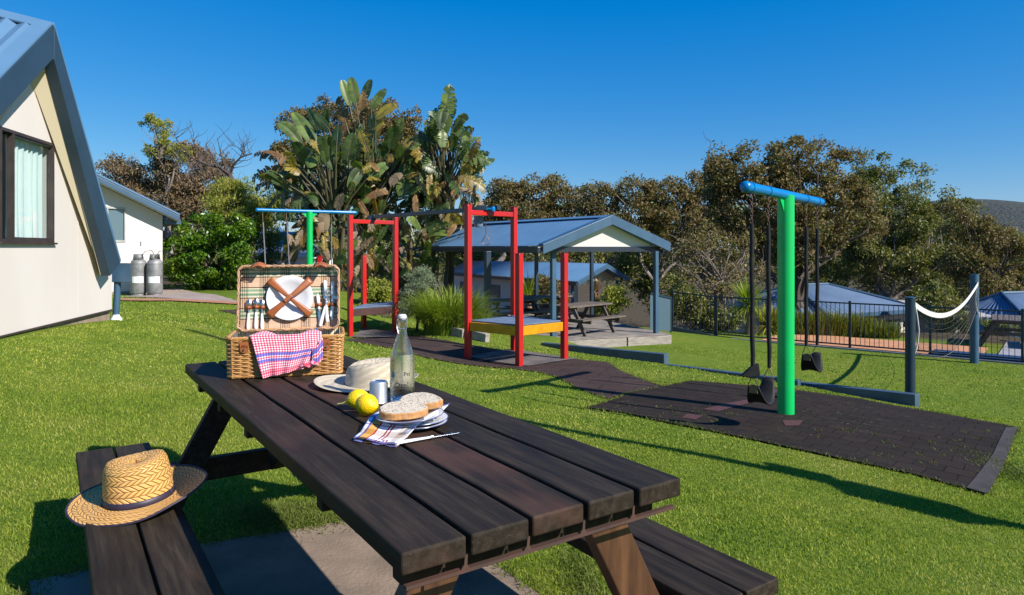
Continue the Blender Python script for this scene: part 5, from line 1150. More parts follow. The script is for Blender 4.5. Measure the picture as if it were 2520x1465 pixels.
# blue edging beams
M_EDGE = pm('edging_blue_paint', (.035, .062, .088), (.06, .10, .145), 3, .45, .15, 40, .002)
def beam(label, a, b, h, w_, top0, top1, end=True):
    r = root('edging_beam', label, 'edging', a, 'blue timber edging beams'); mb = MB(); d = (b-a).normalized(); s = d.cross(Vector((0, 0, 1))).normalized()*w_/2
    A = Vector((a.x, a.y, 0)); B = Vector((b.x, b.y, 0)); f = lambda p, z: p+Vector((0, 0, z))
    mb.hexa([f(A-s, top0-h), f(A+s, top0-h), f(B+s, top1-h), f(B-s, top1-h), f(A-s, top0), f(A+s, top0), f(B+s, top1), f(B-s, top1)]); mb.build('timber', M_EDGE, r, world=True, bevel=.008)
bz = lambda px, py, Y: P(px, py, Y)
b0 = P(1337, 843, 14.2); b1 = P(1640, 871, 11.9); b1b = P(1642, 896, 11.35); b2 = P(1968, 936, 9.65); b2b = P(1900, 925, 10.25); b3 = P(2258, 970, 8.62)
beam('thick blue timber beam beside the shelter deck', b0, b1, .42, .14, b0.z, b1.z)
beam('low blue timber strip in the middle of the lawn edge', b1b, b2, .35, .11, b1b.z, b2.z)
c0 = P(1972, 940, 9.93); beam('blue timber beam ending at the net post', c0, b3, .62, .13, c0.z, b3.z)
e0 = P(2262, 1017, 8.45); e1 = P(2620, 1062, 6.9); beam('thin blue strip running off to the right of the rubber pavers', e0, e1, .30, .06, e0.z, e1.z)
# net and posts
def net_post(label, px, ytop, ybot, Y, rr, sq=False):
    t = P(px, ytop, Y); r = root('net_post', label, 'post', Vector((t.x, t.y, -1.31)), 'volleyball net posts'); mb = MB()
    mb.tube([(t.x, t.y, -1.45), (t.x, t.y, t.z)], rr, 20); mb.build('post_body', M_BLUED if sq else M_BLUE, r, world=True, smooth=True)
    mb = MB(); mb.tube([(t.x, t.y, t.z), (t.x, t.y, t.z+.01)], rr*1.06, 20); mb.build('post_cap', M_BLUE, r, world=True)
net_post('slim dark blue net post standing behind the edging beam', 2240, 733, 970, 9.0, .062, True); net_post('thick blue net post by the pool fence', 2398, 676, 890, 15.5, .088)
def net():
    r = root('volleyball_net', 'sagging volleyball net with white top tape between two blue posts', 'net', P(2330, 770, 11.5))
    a = P(2250, 742, 9.0); b = P(2407, 694, 15.4)
    def top(t): p = a.lerp(b, t); p.z -= .36*4*t*(1-t)*(1.15-.3*t); return p
    def hgt(t): return .66+.10*math.sin(t*3.14)-.16*t
    mb = MB(); mb.grid(lambda u, v: top(u)+Vector((0, 0, -.075*v)), 40, 1); mb.build('top_tape', pm('grubby_white_tape', (.66, .64, .60), (.5, .48, .45), 6, .8), r, world=True, solid=.006)
    mb = MB(); n = 92
    for k in range(n+1):
        t = k/n; p = top(t); mb.tube([p+Vector((0, 0, -.06)), p+Vector((.05*math.sin(t*3), 0, -hgt(t)))], .0016, 3, cap=False)
    for j in range(1, 9):
        mb.tube([top(k/40)+Vector((.05*math.sin(k/40*3)*j/8, 0, -hgt(k/40)*j/8)) for k in range(41)], .0016 if j < 8 else .0045, 3, cap=False)
    mb.build('mesh', pm('net_cord', (.13, .115, .10), None, 4, .8), r, world=True)
    for t, sx in ((0, 1), (1, -1)):
        mb = MB(); p = top(t); mb.tube([p, p+Vector((.035*sx, 0, -.18)), p+Vector((.06*sx, 0, -.38)), p+Vector((.045*sx, 0, -.55)), p+Vector((0, 0, -.72))], .010, 5); mb.build('side_rope', pm('white_rope', (.6, .58, .55), None, 9, .8), r, world=True, smooth=True)
net()
# pole just outside the frame; its long shadow crosses the lawn
def pole():
    x, y = 4.95, 3.05; g = h1(x, y); r = root('light_pole', 'tall wooden light pole outside the right edge whose shadow crosses the lawn', 'pole', Vector((x, y, g)))
    mb = MB(); mb.tube([(0, 0, -.2), (0, 0, 8.9)], [.085, .06], 14); mb.build('shaft', M_TRUNK, r, smooth=True)
    mb = MB(); mb.box((-.14, -.22, 2.0), (.14, .14, 2.55)); mb.box((-.05, -.05, 2.55), (.05, .24, 2.9)); mb.build('switch_box', M_GALV, r, bevel=.01)
    mb = MB(); mb.bar((-.5, .3, 8.6), (.5, -.3, 8.6), .1, .1); mb.build('crossarm', M_TRUNK, r)
pole()
# ------------------------------------------------------------------ open shelter, deck, tables
def shelter():
    C_ = P(1334, 605, 16.0); Pk = P(1505, 533, 16.9); Rt = P(1647, 601, 18.0); Cb = P(1058, 605, 22.0); Rb = P(1128, 555, 23.0); Rb.z = Pk.z; Cb.z = C_.z
    r = root('picnic_shelter', 'open sided picnic shelter with blue corrugated gable roof over a deck', 'shelter', Vector((1.5, 18.5, -.9)))
    mb = MB(); corr(mb, Pk, Rb, C_, Cb, .09, .007, 3); mb.build('roof', M_ROOF, r, world=True, smooth=True)
    v = Rb-Pk; mb = MB(); corr(mb, Pk, Rb, Rt, Rt+v, .09, .012, 2); mb.build('rear_roof', M_ROOF, r, world=True, smooth=True)
    mb = MB(); z = Vector((0, 0, .03)); dn = (C_-Pk).normalized()*.16; dn2 = (Rt-Pk).normalized()*.16
    mb.prism([Pk+z, Rb+z, Rb+z+dn, Pk+z+dn], (0, 0, .012)); mb.prism([Pk+z, Rb+z, Rb+z+dn2, Pk+z+dn2], (0, 0, .0135)); mb.build('ridge_cap', M_ROOF, r, world=True)
    f = (Rt-C_).normalized(); f.z = 0; out = Vector((f.y, -f.x, 0)).normalized()*.05; dz = Vector((0, 0, -.20)); u2 = Vector((0, 0, .035))
    for a, b in ((C_, Pk), (Pk, Rt)):
        mb = MB(); mb.prism([a+u2, b+u2, b+dz, a+dz], out); mb.build('barge_board', M_BLUE, r, world=True, bevel=.006)
        mb = MB(); back = -out/.05*.20; mb.prism([a+u2+out, b+u2+out, b+u2+back, a+u2+back], (0, 0, .01)); mb.build('barge_flashing', M_BLUE, r, world=True)
    mb = MB(); mb.bar(C_+Vector((0, 0, -.10))+v.normalized()*.02-f*.05, Cb+Vector((0, 0, -.10))-f*.05, .13, .15); mb.build('gutter', M_GUT, r, world=True, bevel=.02)
    inn = -out/.05*.16
    t0 = C_.lerp(Rt, .12); t1 = C_.lerp(Rt, .90); pk = Pk+Vector((0, 0, -.16)); t0.z = t1.z = C_.z-.02
    mb = MB(); mb.prism([t0+inn, t1+inn, pk+inn], inn*.3); mb.build('gable_infill', pm('white_sheeting', (.70, .67, .62), (.67, .64, .59), 1, .7), r, world=True)
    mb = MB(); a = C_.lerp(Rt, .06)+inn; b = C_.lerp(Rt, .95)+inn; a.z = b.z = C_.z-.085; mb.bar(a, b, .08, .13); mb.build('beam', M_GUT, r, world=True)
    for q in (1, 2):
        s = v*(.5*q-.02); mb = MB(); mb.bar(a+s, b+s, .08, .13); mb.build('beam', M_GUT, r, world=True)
    zt = C_.z-.14
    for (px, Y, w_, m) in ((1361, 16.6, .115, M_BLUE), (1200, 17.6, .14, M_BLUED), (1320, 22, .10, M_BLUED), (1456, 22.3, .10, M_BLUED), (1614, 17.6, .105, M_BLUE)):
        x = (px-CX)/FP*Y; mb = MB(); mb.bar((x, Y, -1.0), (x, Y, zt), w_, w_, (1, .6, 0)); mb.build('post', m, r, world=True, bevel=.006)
    return r
shelter()
M_DECKW = pm('weathered_deck_boards', (.25, .22, .19), (.16, .14, .125), 3, .85, .5, 20, .004, stretch=(1, 1, 1))
dk = root('timber_deck', 'weathered grey timber deck under the picnic shelter', 'deck', Vector((1.5, 18.5, -.9)))
A = PZ(1289, 841, -.89); B = PZ(1648, 821, -.89); d = (B-A).normalized(); bk = Vector((-d.y, d.x, 0)); L = (B-A).length
mb = MB(); n = 42
for k in range(n):
    o = bk*(k*.145); mb.hexa([q+Vector((0, 0, -.935)) if 0 else Vector((q.x, q.y, -.925)) for q in (A-d*1.9+o, A+d*(L-.0*k)+o, A+d*L+o+bk*.137, A-d*1.9+o+bk*.137)]+[Vector((q.x, q.y, -.89+random.uniform(-.002, .002))) for q in (A-d*1.9+o, A+d*L+o, A+d*L+o+bk*.137, A-d*1.9+o+bk*.137)])
mb.build('boards', M_DECKW, dk, world=True)
mb = MB(); a = A-d*1.9-bk*.02; b = A+d*L-bk*.02; g_ = lambda p, z: Vector((p.x, p.y, z))
mb.prism([g_(a, -1.35), g_(A+d*(L*.68), -1.35), g_(A+d*(L*.68), -.93), g_(a, -.93)], bk*-.045); mb.prism([g_(A+d*(L*.69), -1.35), g_(b, -1.35), g_(b, -.93), g_(A+d*(L*.69), -.93)], bk*-.045); mb.build('fascia_board', M_GREYW, dk, world=True, bevel=.006)
mb = MB(); mb.prism([g_(b+d*.003, -1.4), g_(b+d*.003+bk*6, -1.4), g_(b+d*.003+bk*6, -.93), g_(b+d*.003, -.93)], d*.04); mb.build('fascia_board', M_GREYW, dk, world=True)
M_TDK = pm('faded_dark_timber', (.10, .075, .06), (.06, .045, .038), 5, .6, .3, 20, .003)
M_TDL = pm('greyed_timber_top', (.16, .125, .10), (.10, .08, .066), 5, .6, .3, 20, .003)
def small_table(M, label):
    r = root('picnic_table', label, 'picnic table', M, 'picnic tables beyond the lawn'); L = .86
    mb = MB()
    for k in range(5): x = -.36+k*.145; mb.box((x, -L, .70), (x+.137, L, .74))
    mb.build('tabletop', M_TDL, r)
    for sx in (-1, 1):
        mb = MB()
        for k in range(2): x = sx*(.60+k*.13)-.06; mb.box((x, -L, .40), (x+.12, L, .435))
        mb.build('bench', M_TDL, r)
    for yy in (-L+.28, L-.28):
        for sx in (-1, 1): mb = MB(); mb.bar((sx*.22, yy, .70), (sx*.62, yy, 0), .045, .09, (1, 0, 0)); mb.build('leg', M_TDK, r)
        mb = MB(); mb.box((-.78, yy+.025, .31), (.78, yy+.065, .40)); mb.build('bench_bearer', M_TDK, r)
        mb = MB(); mb.box((-.34, yy+.025, .61), (.34, yy+.065, .70)); mb.build('top_bearer', M_TDK, r)
    return r
zt = -.888
t1 = small_table(rotz(math.radians(-46), Vector((1.80, 17.75, zt))), 'brown picnic table at the sunny front of the shelter deck')
dup(t1, rotz(math.radians(-60), Vector((-.05, 19.3, zt))), 'dark picnic table in shade behind the tall grass clump', 'picnic tables beyond the lawn')
dup(t1, rotz(math.radians(-52), Vector((.95, 20.6, zt))), 'dark picnic table deepest under the shelter roof', 'picnic tables beyond the lawn')
dup(t1, rotz(math.radians(-35), Vector((13.3, 18.3, -1.3))), 'dark picnic table beyond the pool fence at the right edge', 'picnic tables beyond the lawn')
# log edging of the garden bed
for (a, b, lab) in (((1090, 818, 14.4), (1143, 829, 13.9), 'short grey sleeper left of the red frame post'), ((1147, 828, 13.95), (1200, 838, 13.5), 'grey sleeper just behind the red frame post')):
    p, q = P(*a), P(*b); p.z = h1(p.x, p.y)+.09; q.z = h1(q.x, q.y)+.07; r = root('garden_sleeper', lab, 'sleeper', p, 'garden bed sleepers'); mb = MB(); mb.bar(p, q, .12, .2); mb.build('timber', M_GREYW, r, world=True, bevel=.01)
# ------------------------------------------------------------------ pool fence and beyond
M_FEN = pm('fence_powder_coat', (.022, .036, .055), (.016, .028, .045), 5, .35)
def fence(label, a, b, n, h=1.2, post_first=True, za=-1.31, zb=-1.31, name='pool_fence'):
    A = Vector((a[0], a[1], za)); B = Vector((b[0], b[1], zb)); r = root(name, label, 'fence', A)
    u = Vector((0, 0, 1))
    for i in range(n+1):
        p = A.lerp(B, i/n); mb = MB(); mb.bar(p-u*.1, p+u*(h+.04), .055, .055, (B-A)); mb.build('post', M_FEN, r, world=True)
    for i in range(n):
        p = A.lerp(B, i/n); q = A.lerp(B, (i+1)/n); d = (q-p).normalized(); mb = MB(); p = p+d*.03; q = q-d*.03
        mb.bar(p+u*(h-.02), q+u*(h-.02), .035, .035); mb.bar(p+u*.10, q+u*.10, .035, .035)
        k = int((q-p).length/.105)
        for j in range(1, k): c = p.lerp(q, j/k); mb.tube([c+u*.10, c+u*(h-.03)], .0085, 4, cap=False)
        mb.build('panel', M_FEN, r, world=True)
fence('dark pool fence section beside the shelter, left of the spiky plants', (4.89, 20.8), (5.95, 20.0), 1, za=-1.22)
E = FA+FD*12.6; fence('long dark blue bar fence around the pool behind the swing', (5.98, 19.97), (E[0], E[1]), 7)
rk = MB(); a = Vector((5.9, 19.95, -1.34)); b = Vector((E[0], E[1], -1.34)); k0 = root('fence_kerb', 'pale concrete kerb under the pool fence', 'kerb', a); rk.bar(a-Vector((.08, .1, 0)), b-Vector((.08, .1, 0)), .14, .14); rk.build('kerb_body', pm('kerb_concrete', (.30, .28, .25), (.2, .19, .17), 4, .9), k0, world=True)
k1 = root('ramp_edge', 'dark blue sloping edge board at the foot of the short fence section', 'edging', Vector((4.4, 20.6, -1.2))); mb = MB(); mb.bar((4.3, 20.6, -1.02), (5.9, 19.8, -1.30), .1, .14); mb.build('board', M_BLUED, k1, world=True)
# shade screen at the shelter corner
sc = root('mesh_screen', 'blue mesh screen panel by the shelter corner post', 'screen', P(1620, 810, 18.6)); mb = MB(); mb.prism([P(1600, 812, 18.4), P(1651, 815, 19.6), P(1651, 734, 19.6), P(1600, 722, 18.4)], (.0, .03, 0)); mb.build('panel', pm('screen_mesh', (.055, .10, .13), (.045, .085, .115), 30, .7), sc, world=True)
mb = MB(); mb.bar(P(1600, 722, 18.4), P(1651, 734, 19.6), .05, .05); mb.bar(P(1651, 734, 19.6), P(1651, 818, 19.6), .06, .06); mb.build('frame', M_BLUED, sc, world=True)
# patio and pool
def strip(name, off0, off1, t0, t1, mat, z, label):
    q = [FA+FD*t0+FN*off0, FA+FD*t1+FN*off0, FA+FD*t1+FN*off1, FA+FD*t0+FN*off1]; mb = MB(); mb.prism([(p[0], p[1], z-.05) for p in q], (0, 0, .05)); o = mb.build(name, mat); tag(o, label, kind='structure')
strip('patio', .1, 2.3, 1.3, 6.4, pm('orange_paving', (.52, .25, .12), (.42, .19, .09), 2.5, .9, .3, 60, .003), -1.285, 'orange paved terrace beyond the fence')
strip('pool_surround', .9, 4.2, 6.7, 16, pm('grey_paving', (.30, .30, .31), (.24, .24, .26), 3, .85), -1.283, 'grey concrete beside the pool')
strip('pool_edge_strip', .05, .85, 5.4, 16, pm('dark_blue_strip', (.02, .05, .12), (.015, .04, .10), 4, .5), -1.25, 'dark blue strip at the pool edge')  # plain dark blue strip laid along the inner side of the fence
wl_ = root('planter_wall', 'low brown planter wall beyond the pool at the right', 'wall', Vector((14, 17.5, -1.3))); mb = MB(); p = FA+FD*7.0+FN*4.4; q = FA+FD*16+FN*4.4; mb.bar((p[0], p[1], -1.12), (q[0], q[1], -1.12), .25, .36); mb.build('wall_body', pm('rendered_planter', (.16, .13, .10), (.1, .085, .07), 4, .9), wl_, world=True)
sh = root('garden_shed', 'small pale grey shed seen through the net', 'shed', P(2350, 830, 24)); mb = MB(); a = P(2322, 845, 24); mb.box((a.x, 24, -2.6), (a.x+1.3, 26, .9-2.0)); mb.build('wall', M_GREYW, sh, world=True)
mb = MB(); mb.prism([(a.x-.2, 23.7, -1.1), (a.x+1.5, 23.7, -1.1), (a.x+1.25, 26.2, -.75), (a.x-.4, 26.2, -.75)], (0, 0, .05)); mb.build('roof', pm('pale_sheet_roof', (.4, .38, .36), None, 3, .7), sh, world=True)
# hill on the horizon
def hill():
    n = 60; vs = []; x0, x1 = 200, 900
    V = []; 
    for j in range(12):
        for i in range(n+1):
            x = x0+(x1-x0)*i/n; t = j/11; y = 420+260*t; prof = math.exp(-((x-400)/115)**2)*1.0+.85*math.exp(-((x-640)/170)**2)
            z = -8+48*prof*math.sin(min(1, t*1.15)*math.pi/2)+random.uniform(-.9, .9); V.append((x, y, z))
    F = [(j*(n+1)+i, j*(n+1)+i+1, (j+1)*(n+1)+i+1, (j+1)*(n+1)+i) for j in range(11) for i in range(n)]
    o = np_mesh('hill', V, F, pm('wooded_hillside', (.030, .042, .038), (.050, .055, .045), .12, .95, 1.0, .35, 3.0)); tag(o, 'far wooded hill on the right horizon', kind='structure')
hill()
# ------------------------------------------------------------------ trees and plants
BR = leafmat('brown_olive_leaves', [(0.074, 0.080, 0.023), (0.140, 0.122, 0.041), (0.215, 0.140, 0.063), (0.116, 0.140, 0.030), (0.249, 0.164, 0.080)], .6, .25, .3)
OL = leafmat('olive_leaves', [(0.053, 0.079, 0.020), (0.099, 0.123, 0.029), (0.163, 0.174, 0.036), (0.216, 0.174, 0.058), (0.081, 0.096, 0.033)], .5, .25, .4)
GY = leafmat('yellow_green_leaves', [(0.140, 0.193, 0.021), (0.228, 0.263, 0.035), (0.298, 0.280, 0.052), (0.175, 0.210, 0.052)], .6, .3, .3)
PU = leafmat('mauve_brown_leaves', [(0.183, 0.119, 0.079), (0.275, 0.161, 0.113), (0.146, 0.126, 0.051), (0.311, 0.203, 0.140), (0.219, 0.136, 0.105)], .7, .2, .2)
HG = leafmat('glossy_hedge_leaves', [(0.014, 0.052, 0.003), (0.037, 0.111, 0.005), (0.083, 0.177, 0.006), (0.148, 0.207, 0.012), (0.023, 0.066, 0.005)], .35, .3, .5)
GG = leafmat('grey_green_leaves', [(0.123, 0.175, 0.096), (0.175, 0.228, 0.131), (0.245, 0.263, 0.175), (0.088, 0.140, 0.070)], .7, .2, .2)
LM = leafmat('strappy_leaves', [(.12, .21, .012), (.20, .28, .02), (.28, .32, .04), (.07, .14, .01), (.34, .30, .10)], .5, .3, .3)
def leaf_quads(C_, L, W, droop=0.0, rng=RNG):
    n = len(C_); a = rng.uniform(0, 2*np.pi, n); z = rng.uniform(-1, 1, n)-droop; s = np.sqrt(np.maximum(.05, 1-np.clip(z, -1, 1)**2))
    D = np.stack([np.cos(a)*s, np.sin(a)*s, np.clip(z, -1, 1)], 1); D /= np.linalg.norm(D, axis=1)[:, None]
    R_ = rng.normal(size=(n, 3)); Sx = np.cross(D, R_); Sx /= np.linalg.norm(Sx, axis=1)[:, None]
    l = (L*rng.uniform(.6, 1.35, n))[:, None]/2; w_ = (W*rng.uniform(.6, 1.3, n))[:, None]/2
    V = np.stack([C_-D*l, C_+Sx*w_-D*l*.1, C_+D*l, C_-Sx*w_-D*l*.1], 1).reshape(-1, 3); return V
def branch(mb, a, b, r0, r1, n=5, bend=.12, k=6):
    a = Vector(a); b = Vector(b); L = (b-a).length; off = [Vector((random.uniform(-1, 1), random.uniform(-1, 1), random.uniform(-.6, .8)))*L*bend for _ in range(2)]
    pts = []
    for i in range(n+1):
        t = i/n; p = a.lerp(b, t)+off[0]*math.sin(t*math.pi)+off[1]*math.sin(t*2*math.pi)*.5; pts.append(p)
    mb.tube(pts, [r0+(r1-r0)*i/n for i in range(n+1)], k); return pts
def tree(name, label, blobs, Y, base, mat, bark=None, n_cl=60, cr=.42, per=70, LL=.17, LW_=.07, tr=.16, depth=.8, group=None, droop=0.2, bare=0, forks=3, base_z=None, cat='tree', hollow=.45):
    """blobs: (px, py, rx, ry) in the 2520-wide photograph at depth Y; base: (px, trunk foot height z)"""
    bark = bark or M_BARK; bx = (base[0]-CX)/FP*Y; bz = base[1] if base_z is None else base_z
    r = root(name, label, cat, Vector((bx, Y, bz)), group)
    ar = np.array([b[2]*b[3] for b in blobs], float); ar /= ar.sum(); cl = []
    for k in range(int(n_cl*1.28)):
        b = blobs[int(RNG.choice(len(blobs), p=ar))]; c = P(b[0], b[1], Y); rx = b[2]/FP*Y; rz = b[3]/FP*Y; ry = (rx+rz)/2*depth+.2
        v = Vector(RNG.normal(size=3)).normalized()*(hollow+(1-hollow)*random.random()**.5); cl.append(Vector((c.x+v.x*rx, c.y+v.y*ry, c.z+v.z*rz)))
    P_ = []
    for c in cl:
        m = int(per*1.55*random.uniform(.5, 1.5)); s = cr*random.uniform(.55, 1.15); q = RNG.normal(size=(m, 3)); q /= np.linalg.norm(q, axis=1)[:, None]; q[:, 2] = np.where(RNG.random(m) < .72, np.abs(q[:, 2]), q[:, 2])*.95-.12; q *= (s*RNG.uniform(.35, 1.0, m)[:, None]**.5)*np.array([1, 1, .95]); P_.append(q+RNG.normal(size=(m, 3))*s*.17+np.array(c))
    P_ = np.concatenate(P_); V = leaf_quads(P_, LL, LW_, droop)
    np_mesh('crown', V, np.arange(len(V)).reshape(-1, 4), mat, r)
    mb = MB(); foot = Vector((bx, Y, bz-.3)); cen = sum(cl, Vector())/len(cl)
    f0 = foot.lerp(Vector((cen.x, cen.y, min(c.z for c in cl))), .75); f0.z = max(f0.z, foot.z+.5); branch(mb, foot, f0, tr, tr*.75, 6, .05, 9)
    hubs = []
    for k in range(forks):
        c = cl[random.randrange(len(cl))]; h = f0.lerp(c, random.uniform(.35, .6)); branch(mb, f0, h, tr*.6, tr*.35, 5, .12, 7); hubs.append(h)
    for c in cl[:: max(1, len(cl)//46)]:
        h = min(hubs+[f0], key=lambda q: (q-c).length); branch(mb, h, c, tr*.24, tr*.06, 5, .14, 5)
    for k in range(bare):
        h = random.choice(hubs); c = random.choice(cl); e = h.lerp(c, random.uniform(.95, 1.14)); pts = branch(mb, h, e, tr*.2, .01, 7, .16, 5)
        for _ in range(4): p = random.choice(pts[2:]); branch(mb, p, p+Vector((random.uniform(-1, 1), random.uniform(-.6, .6), random.uniform(-.2, 1)))*.7, .014, .004, 3, .2, 4)
    mb.build('trunk', bark, r, world=True, smooth=True); return r
g1 = 'gum trees behind the pool fence'
tree('gum_tree', 'largest spreading olive-brown gum, its stout trunk before the hipped roof', [(1850,420,115,65),(1960,398,115,52),(1775,445,50,55),(1900,520,140,85),(2055,440,80,65),(1960,590,120,70),(2070,540,90,80),(1810,560,60,60)], 26.5, (2052, -4.6), BR, M_TRUNK, 190, .46, 135, .15, .062, .30, group=g1, bare=8, forks=6)
tree('gum_tree', 'olive gum with pointed clumps right of the swing bar', [(2140,410,45,45),(2225,445,60,45),(2130,500,70,70),(2215,540,90,80),(2290,500,55,50),(2180,630,110,65),(2080,620,80,60),(2300,600,60,70),(2370,510,30,35),(2375,560,35,40)], 32, (2150, -4.6), OL, M_BARK, 180, .44, 125, .15, .062, .18, group=g1, bare=9, forks=6)
tree('gum_tree', 'thin gum leaning at the right behind the thick net post', [(2440,585,50,40),(2395,560,40,35),(2500,605,50,45),(2345,540,40,40),(2380,640,60,50),(2490,640,45,50),(2420,700,90,50)], 28, (2405, -4.2), BR, M_BARKD, 95, .42, 95, .15, .06, .14, group=g1, bare=5)
tree('gum_tree', 'low rounded gum at the far right edge under the hill', [(2490,600,40,35),(2530,640,60,60),(2470,690,60,50),(2560,700,80,60)], 33, (2500, -5), OL, M_BARK, 70, .5, 90, .17, .07, .15, group=g1)
tree('gum_tree', 'brown topped gum with pale stems right of the shelter peak', [(1480,490,50,32),(1560,482,60,38),(1640,478,50,38),(1705,470,45,38),(1740,500,50,60),(1560,545,110,50),(1680,560,90,55),(1460,540,60,50)], 33, (1650, -5), BR, M_BARK, 150, .5, 110, .17, .07, .17, group=g1, bare=20, forks=7)
tree('gum_tree', 'sparse pale limbed gum between shelter and pool fence', [(1750,620,60,60),(1690,640,60,60),(1820,650,60,60),(1740,700,80,50),(1850,700,60,40)], 24, (1800, -4.2), BR, M_BARK, 44, .46, 60, .13, .055, .10, group=g1, bare=44, forks=9)
tree('gum_tree', 'dense mid green gum low behind the pool hedge', [(1950,660,80,45),(2120,700,90,50),(2260,690,80,60),(2330,720,70,60),(1640,720,60,60),(1580,660,60,60)], 34, (2250, -5), OL, M_BARK, 130, .55, 90, .18, .075, .15, group=g1, bare=6, forks=5)
tree('gum_tree', 'distant brown gum crown directly behind the shelter roof', [(1250,475,45,32),(1330,470,55,35),(1385,505,45,38),(1290,530,110,45),(1220,530,50,50)], 38, (1080, -3), BR, M_BARK, 110, .55, 100, .19, .08, .2, group=g1, forks=4)
tree('gum_tree', 'olive scrub tree low between the shelter roof and cabin', [(1130,640,60,40),(1240,630,80,35),(1400,620,80,30),(1560,620,60,50),(1620,570,40,60)], 40, (1300, -5), OL, M_BARK, 100, .6, 90, .2, .085, .15, group=g1, forks=4)
g2 = 'scrubby trees at the left skyline'
tree('scrub_tree', 'mauve-brown rounded tree above the cream cottage roof', [(285,425,45,35),(365,440,60,45),(450,425,75,60),(515,460,50,50),(400,500,120,55),(300,470,60,40),(500,520,70,50),(470,385,50,28),(530,410,40,30)], 30, (420, 0), PU, M_BARK, 170, .48, 135, .13, .055, .18, group=g2, bare=10, forks=6)
tree('scrub_tree', 'tall thin tree with green tuft poking above the left skyline', [(365,298,32,14),(400,318,24,18),(410,350,26,22),(385,372,24,18),(440,380,26,20)], 29, (440, 0), GY, M_BARK, 40, .26, 60, .11, .045, .09, group=g2, bare=3)
tree('scrub_tree', 'feathery yellow-green tree right of the green bush', [(600,478,36,24),(650,500,34,28),(600,545,60,45),(640,560,40,50),(560,500,40,40),(560,470,25,20)], 24, (580, 0), GY, M_BARKD, 80, .36, 95, .16, .030, .13, group=g2, droop=.7, bare=5)
tree('scrub_tree', 'large brown crowned tree behind the banana-like leaves', [(740,300,45,35),(850,275,70,36),(960,285,70,36),(1020,320,40,35),(900,360,140,70),(720,360,50,60),(1010,400,80,80),(760,470,90,80)], 30, (900, 0), BR, M_BARKD, 210, .48, 120, .15, .062, .22, group=g2, forks=6)
def bare_tree():
    Y = 27; b = P(650, 560, Y); r = root('dead_tree', 'bare dark branches reaching left of the banana-like leaves', 'tree', Vector((b.x, Y, 0))); mb = MB()
    def q(*pts, r0=.07, r1=.02):
        pp = [P(x, y, Y+random.uniform(-.2, .2)) for x, y in pts]; mb.tube(pp, [r0+(r1-r0)*i/(len(pp)-1) for i in range(len(pp))], 6)
        for _ in range(7):
            i = random.randrange(len(pp)-1); p = pp[i].lerp(pp[i+1], random.random()); branch(mb, p, p+Vector((random.uniform(-.7, .7), random.uniform(-.4, .4), random.uniform(.1, .9))), .014, .003, 4, .2, 4)
    q((600,700),(595,560),(580,470),(565,430),(540,412),(505,404),(470,388),(445,370), r0=.15, r1=.02)
    q((565,432),(575,405),(592,388),(620,378), r0=.07, r1=.012); q((592,388),(600,365),(607,350), r0=.03, r1=.008); q((560,428),(545,385),(535,340), r0=.05, r1=.008); q((540,412),(520,380),(505,355), r0=.04, r1=.006)
    q((620,378),(604,384),(585,362),(560,356), r0=.03, r1=.006); q((505,404),(480,360),(470,335), r0=.035, r1=.005); q((470,388),(440,350),(425,330), r0=.03, r1=.005)
    mb.build('branches', M_BARKD, r, world=True, smooth=True)
    mb = MB(); h = P(500, 410, Y+.6)
    for k in range(120):
        a = P(random.gauss(490, 38), random.gauss(420, 26), Y+random.uniform(-.6, .9)); branch(mb, a, a+Vector((random.uniform(-.5, .6), random.uniform(-.3, .3), random.uniform(.2, .9))), .009, .002, 4, .2, 3)
    mb.build('twigs', pm('grey_twigs', (.19, .14, .115), (.12, .09, .075), 6, .9), r, world=True)
bare_tree()
# green bush
tree('green_bush', 'bright glossy green bush beside the cottage and path', [(445,625,38,75),(500,575,45,55),(560,560,50,45),(600,620,38,80),(520,650,85,60),(470,680,50,35),(580,685,50,30)], 20.6, (520, .05), HG, M_BARKD, 88, .27, 170, .105, .055, .08, group=None, forks=5, cat='bush', hollow=.55, droop=.1)
tree('scrub_tree', 'dark leafy filler tree between the bush and the palm stems', [(640,600,30,60),(690,640,40,60),(640,680,50,30)], 23.5, (660, .0), OL, M_BARKD, 30, .32, 70, .12, .05, .08, group=g2)
# far woodland mass
def woodland():
    P_ = []
    for k in range(900):
        Y = random.uniform(46, 70); px = random.uniform(1150, 2760) if k % 3 else random.uniform(-80, 1150)
        top = 555+25*math.sin(px*.013)+12*math.sin(px*.041); 
        if px > 2330: top += 28
        if px < 1150: top = 560+20*math.sin(px*.02)
        y = top+random.random()**1.3*110; c = P(px, y, Y); q = RNG.normal(size=(70, 3))*np.array([1.0, 1.0, .6]); P_.append(q+np.array(c))
    P_ = np.concatenate(P_); V = leaf_quads(P_, .42, .20, .1); o = np_mesh('woodland', V, np.arange(len(V)).reshape(-1, 4), OL); tag(o, 'far off scrub filling the valley', kind='stuff')
woodland()
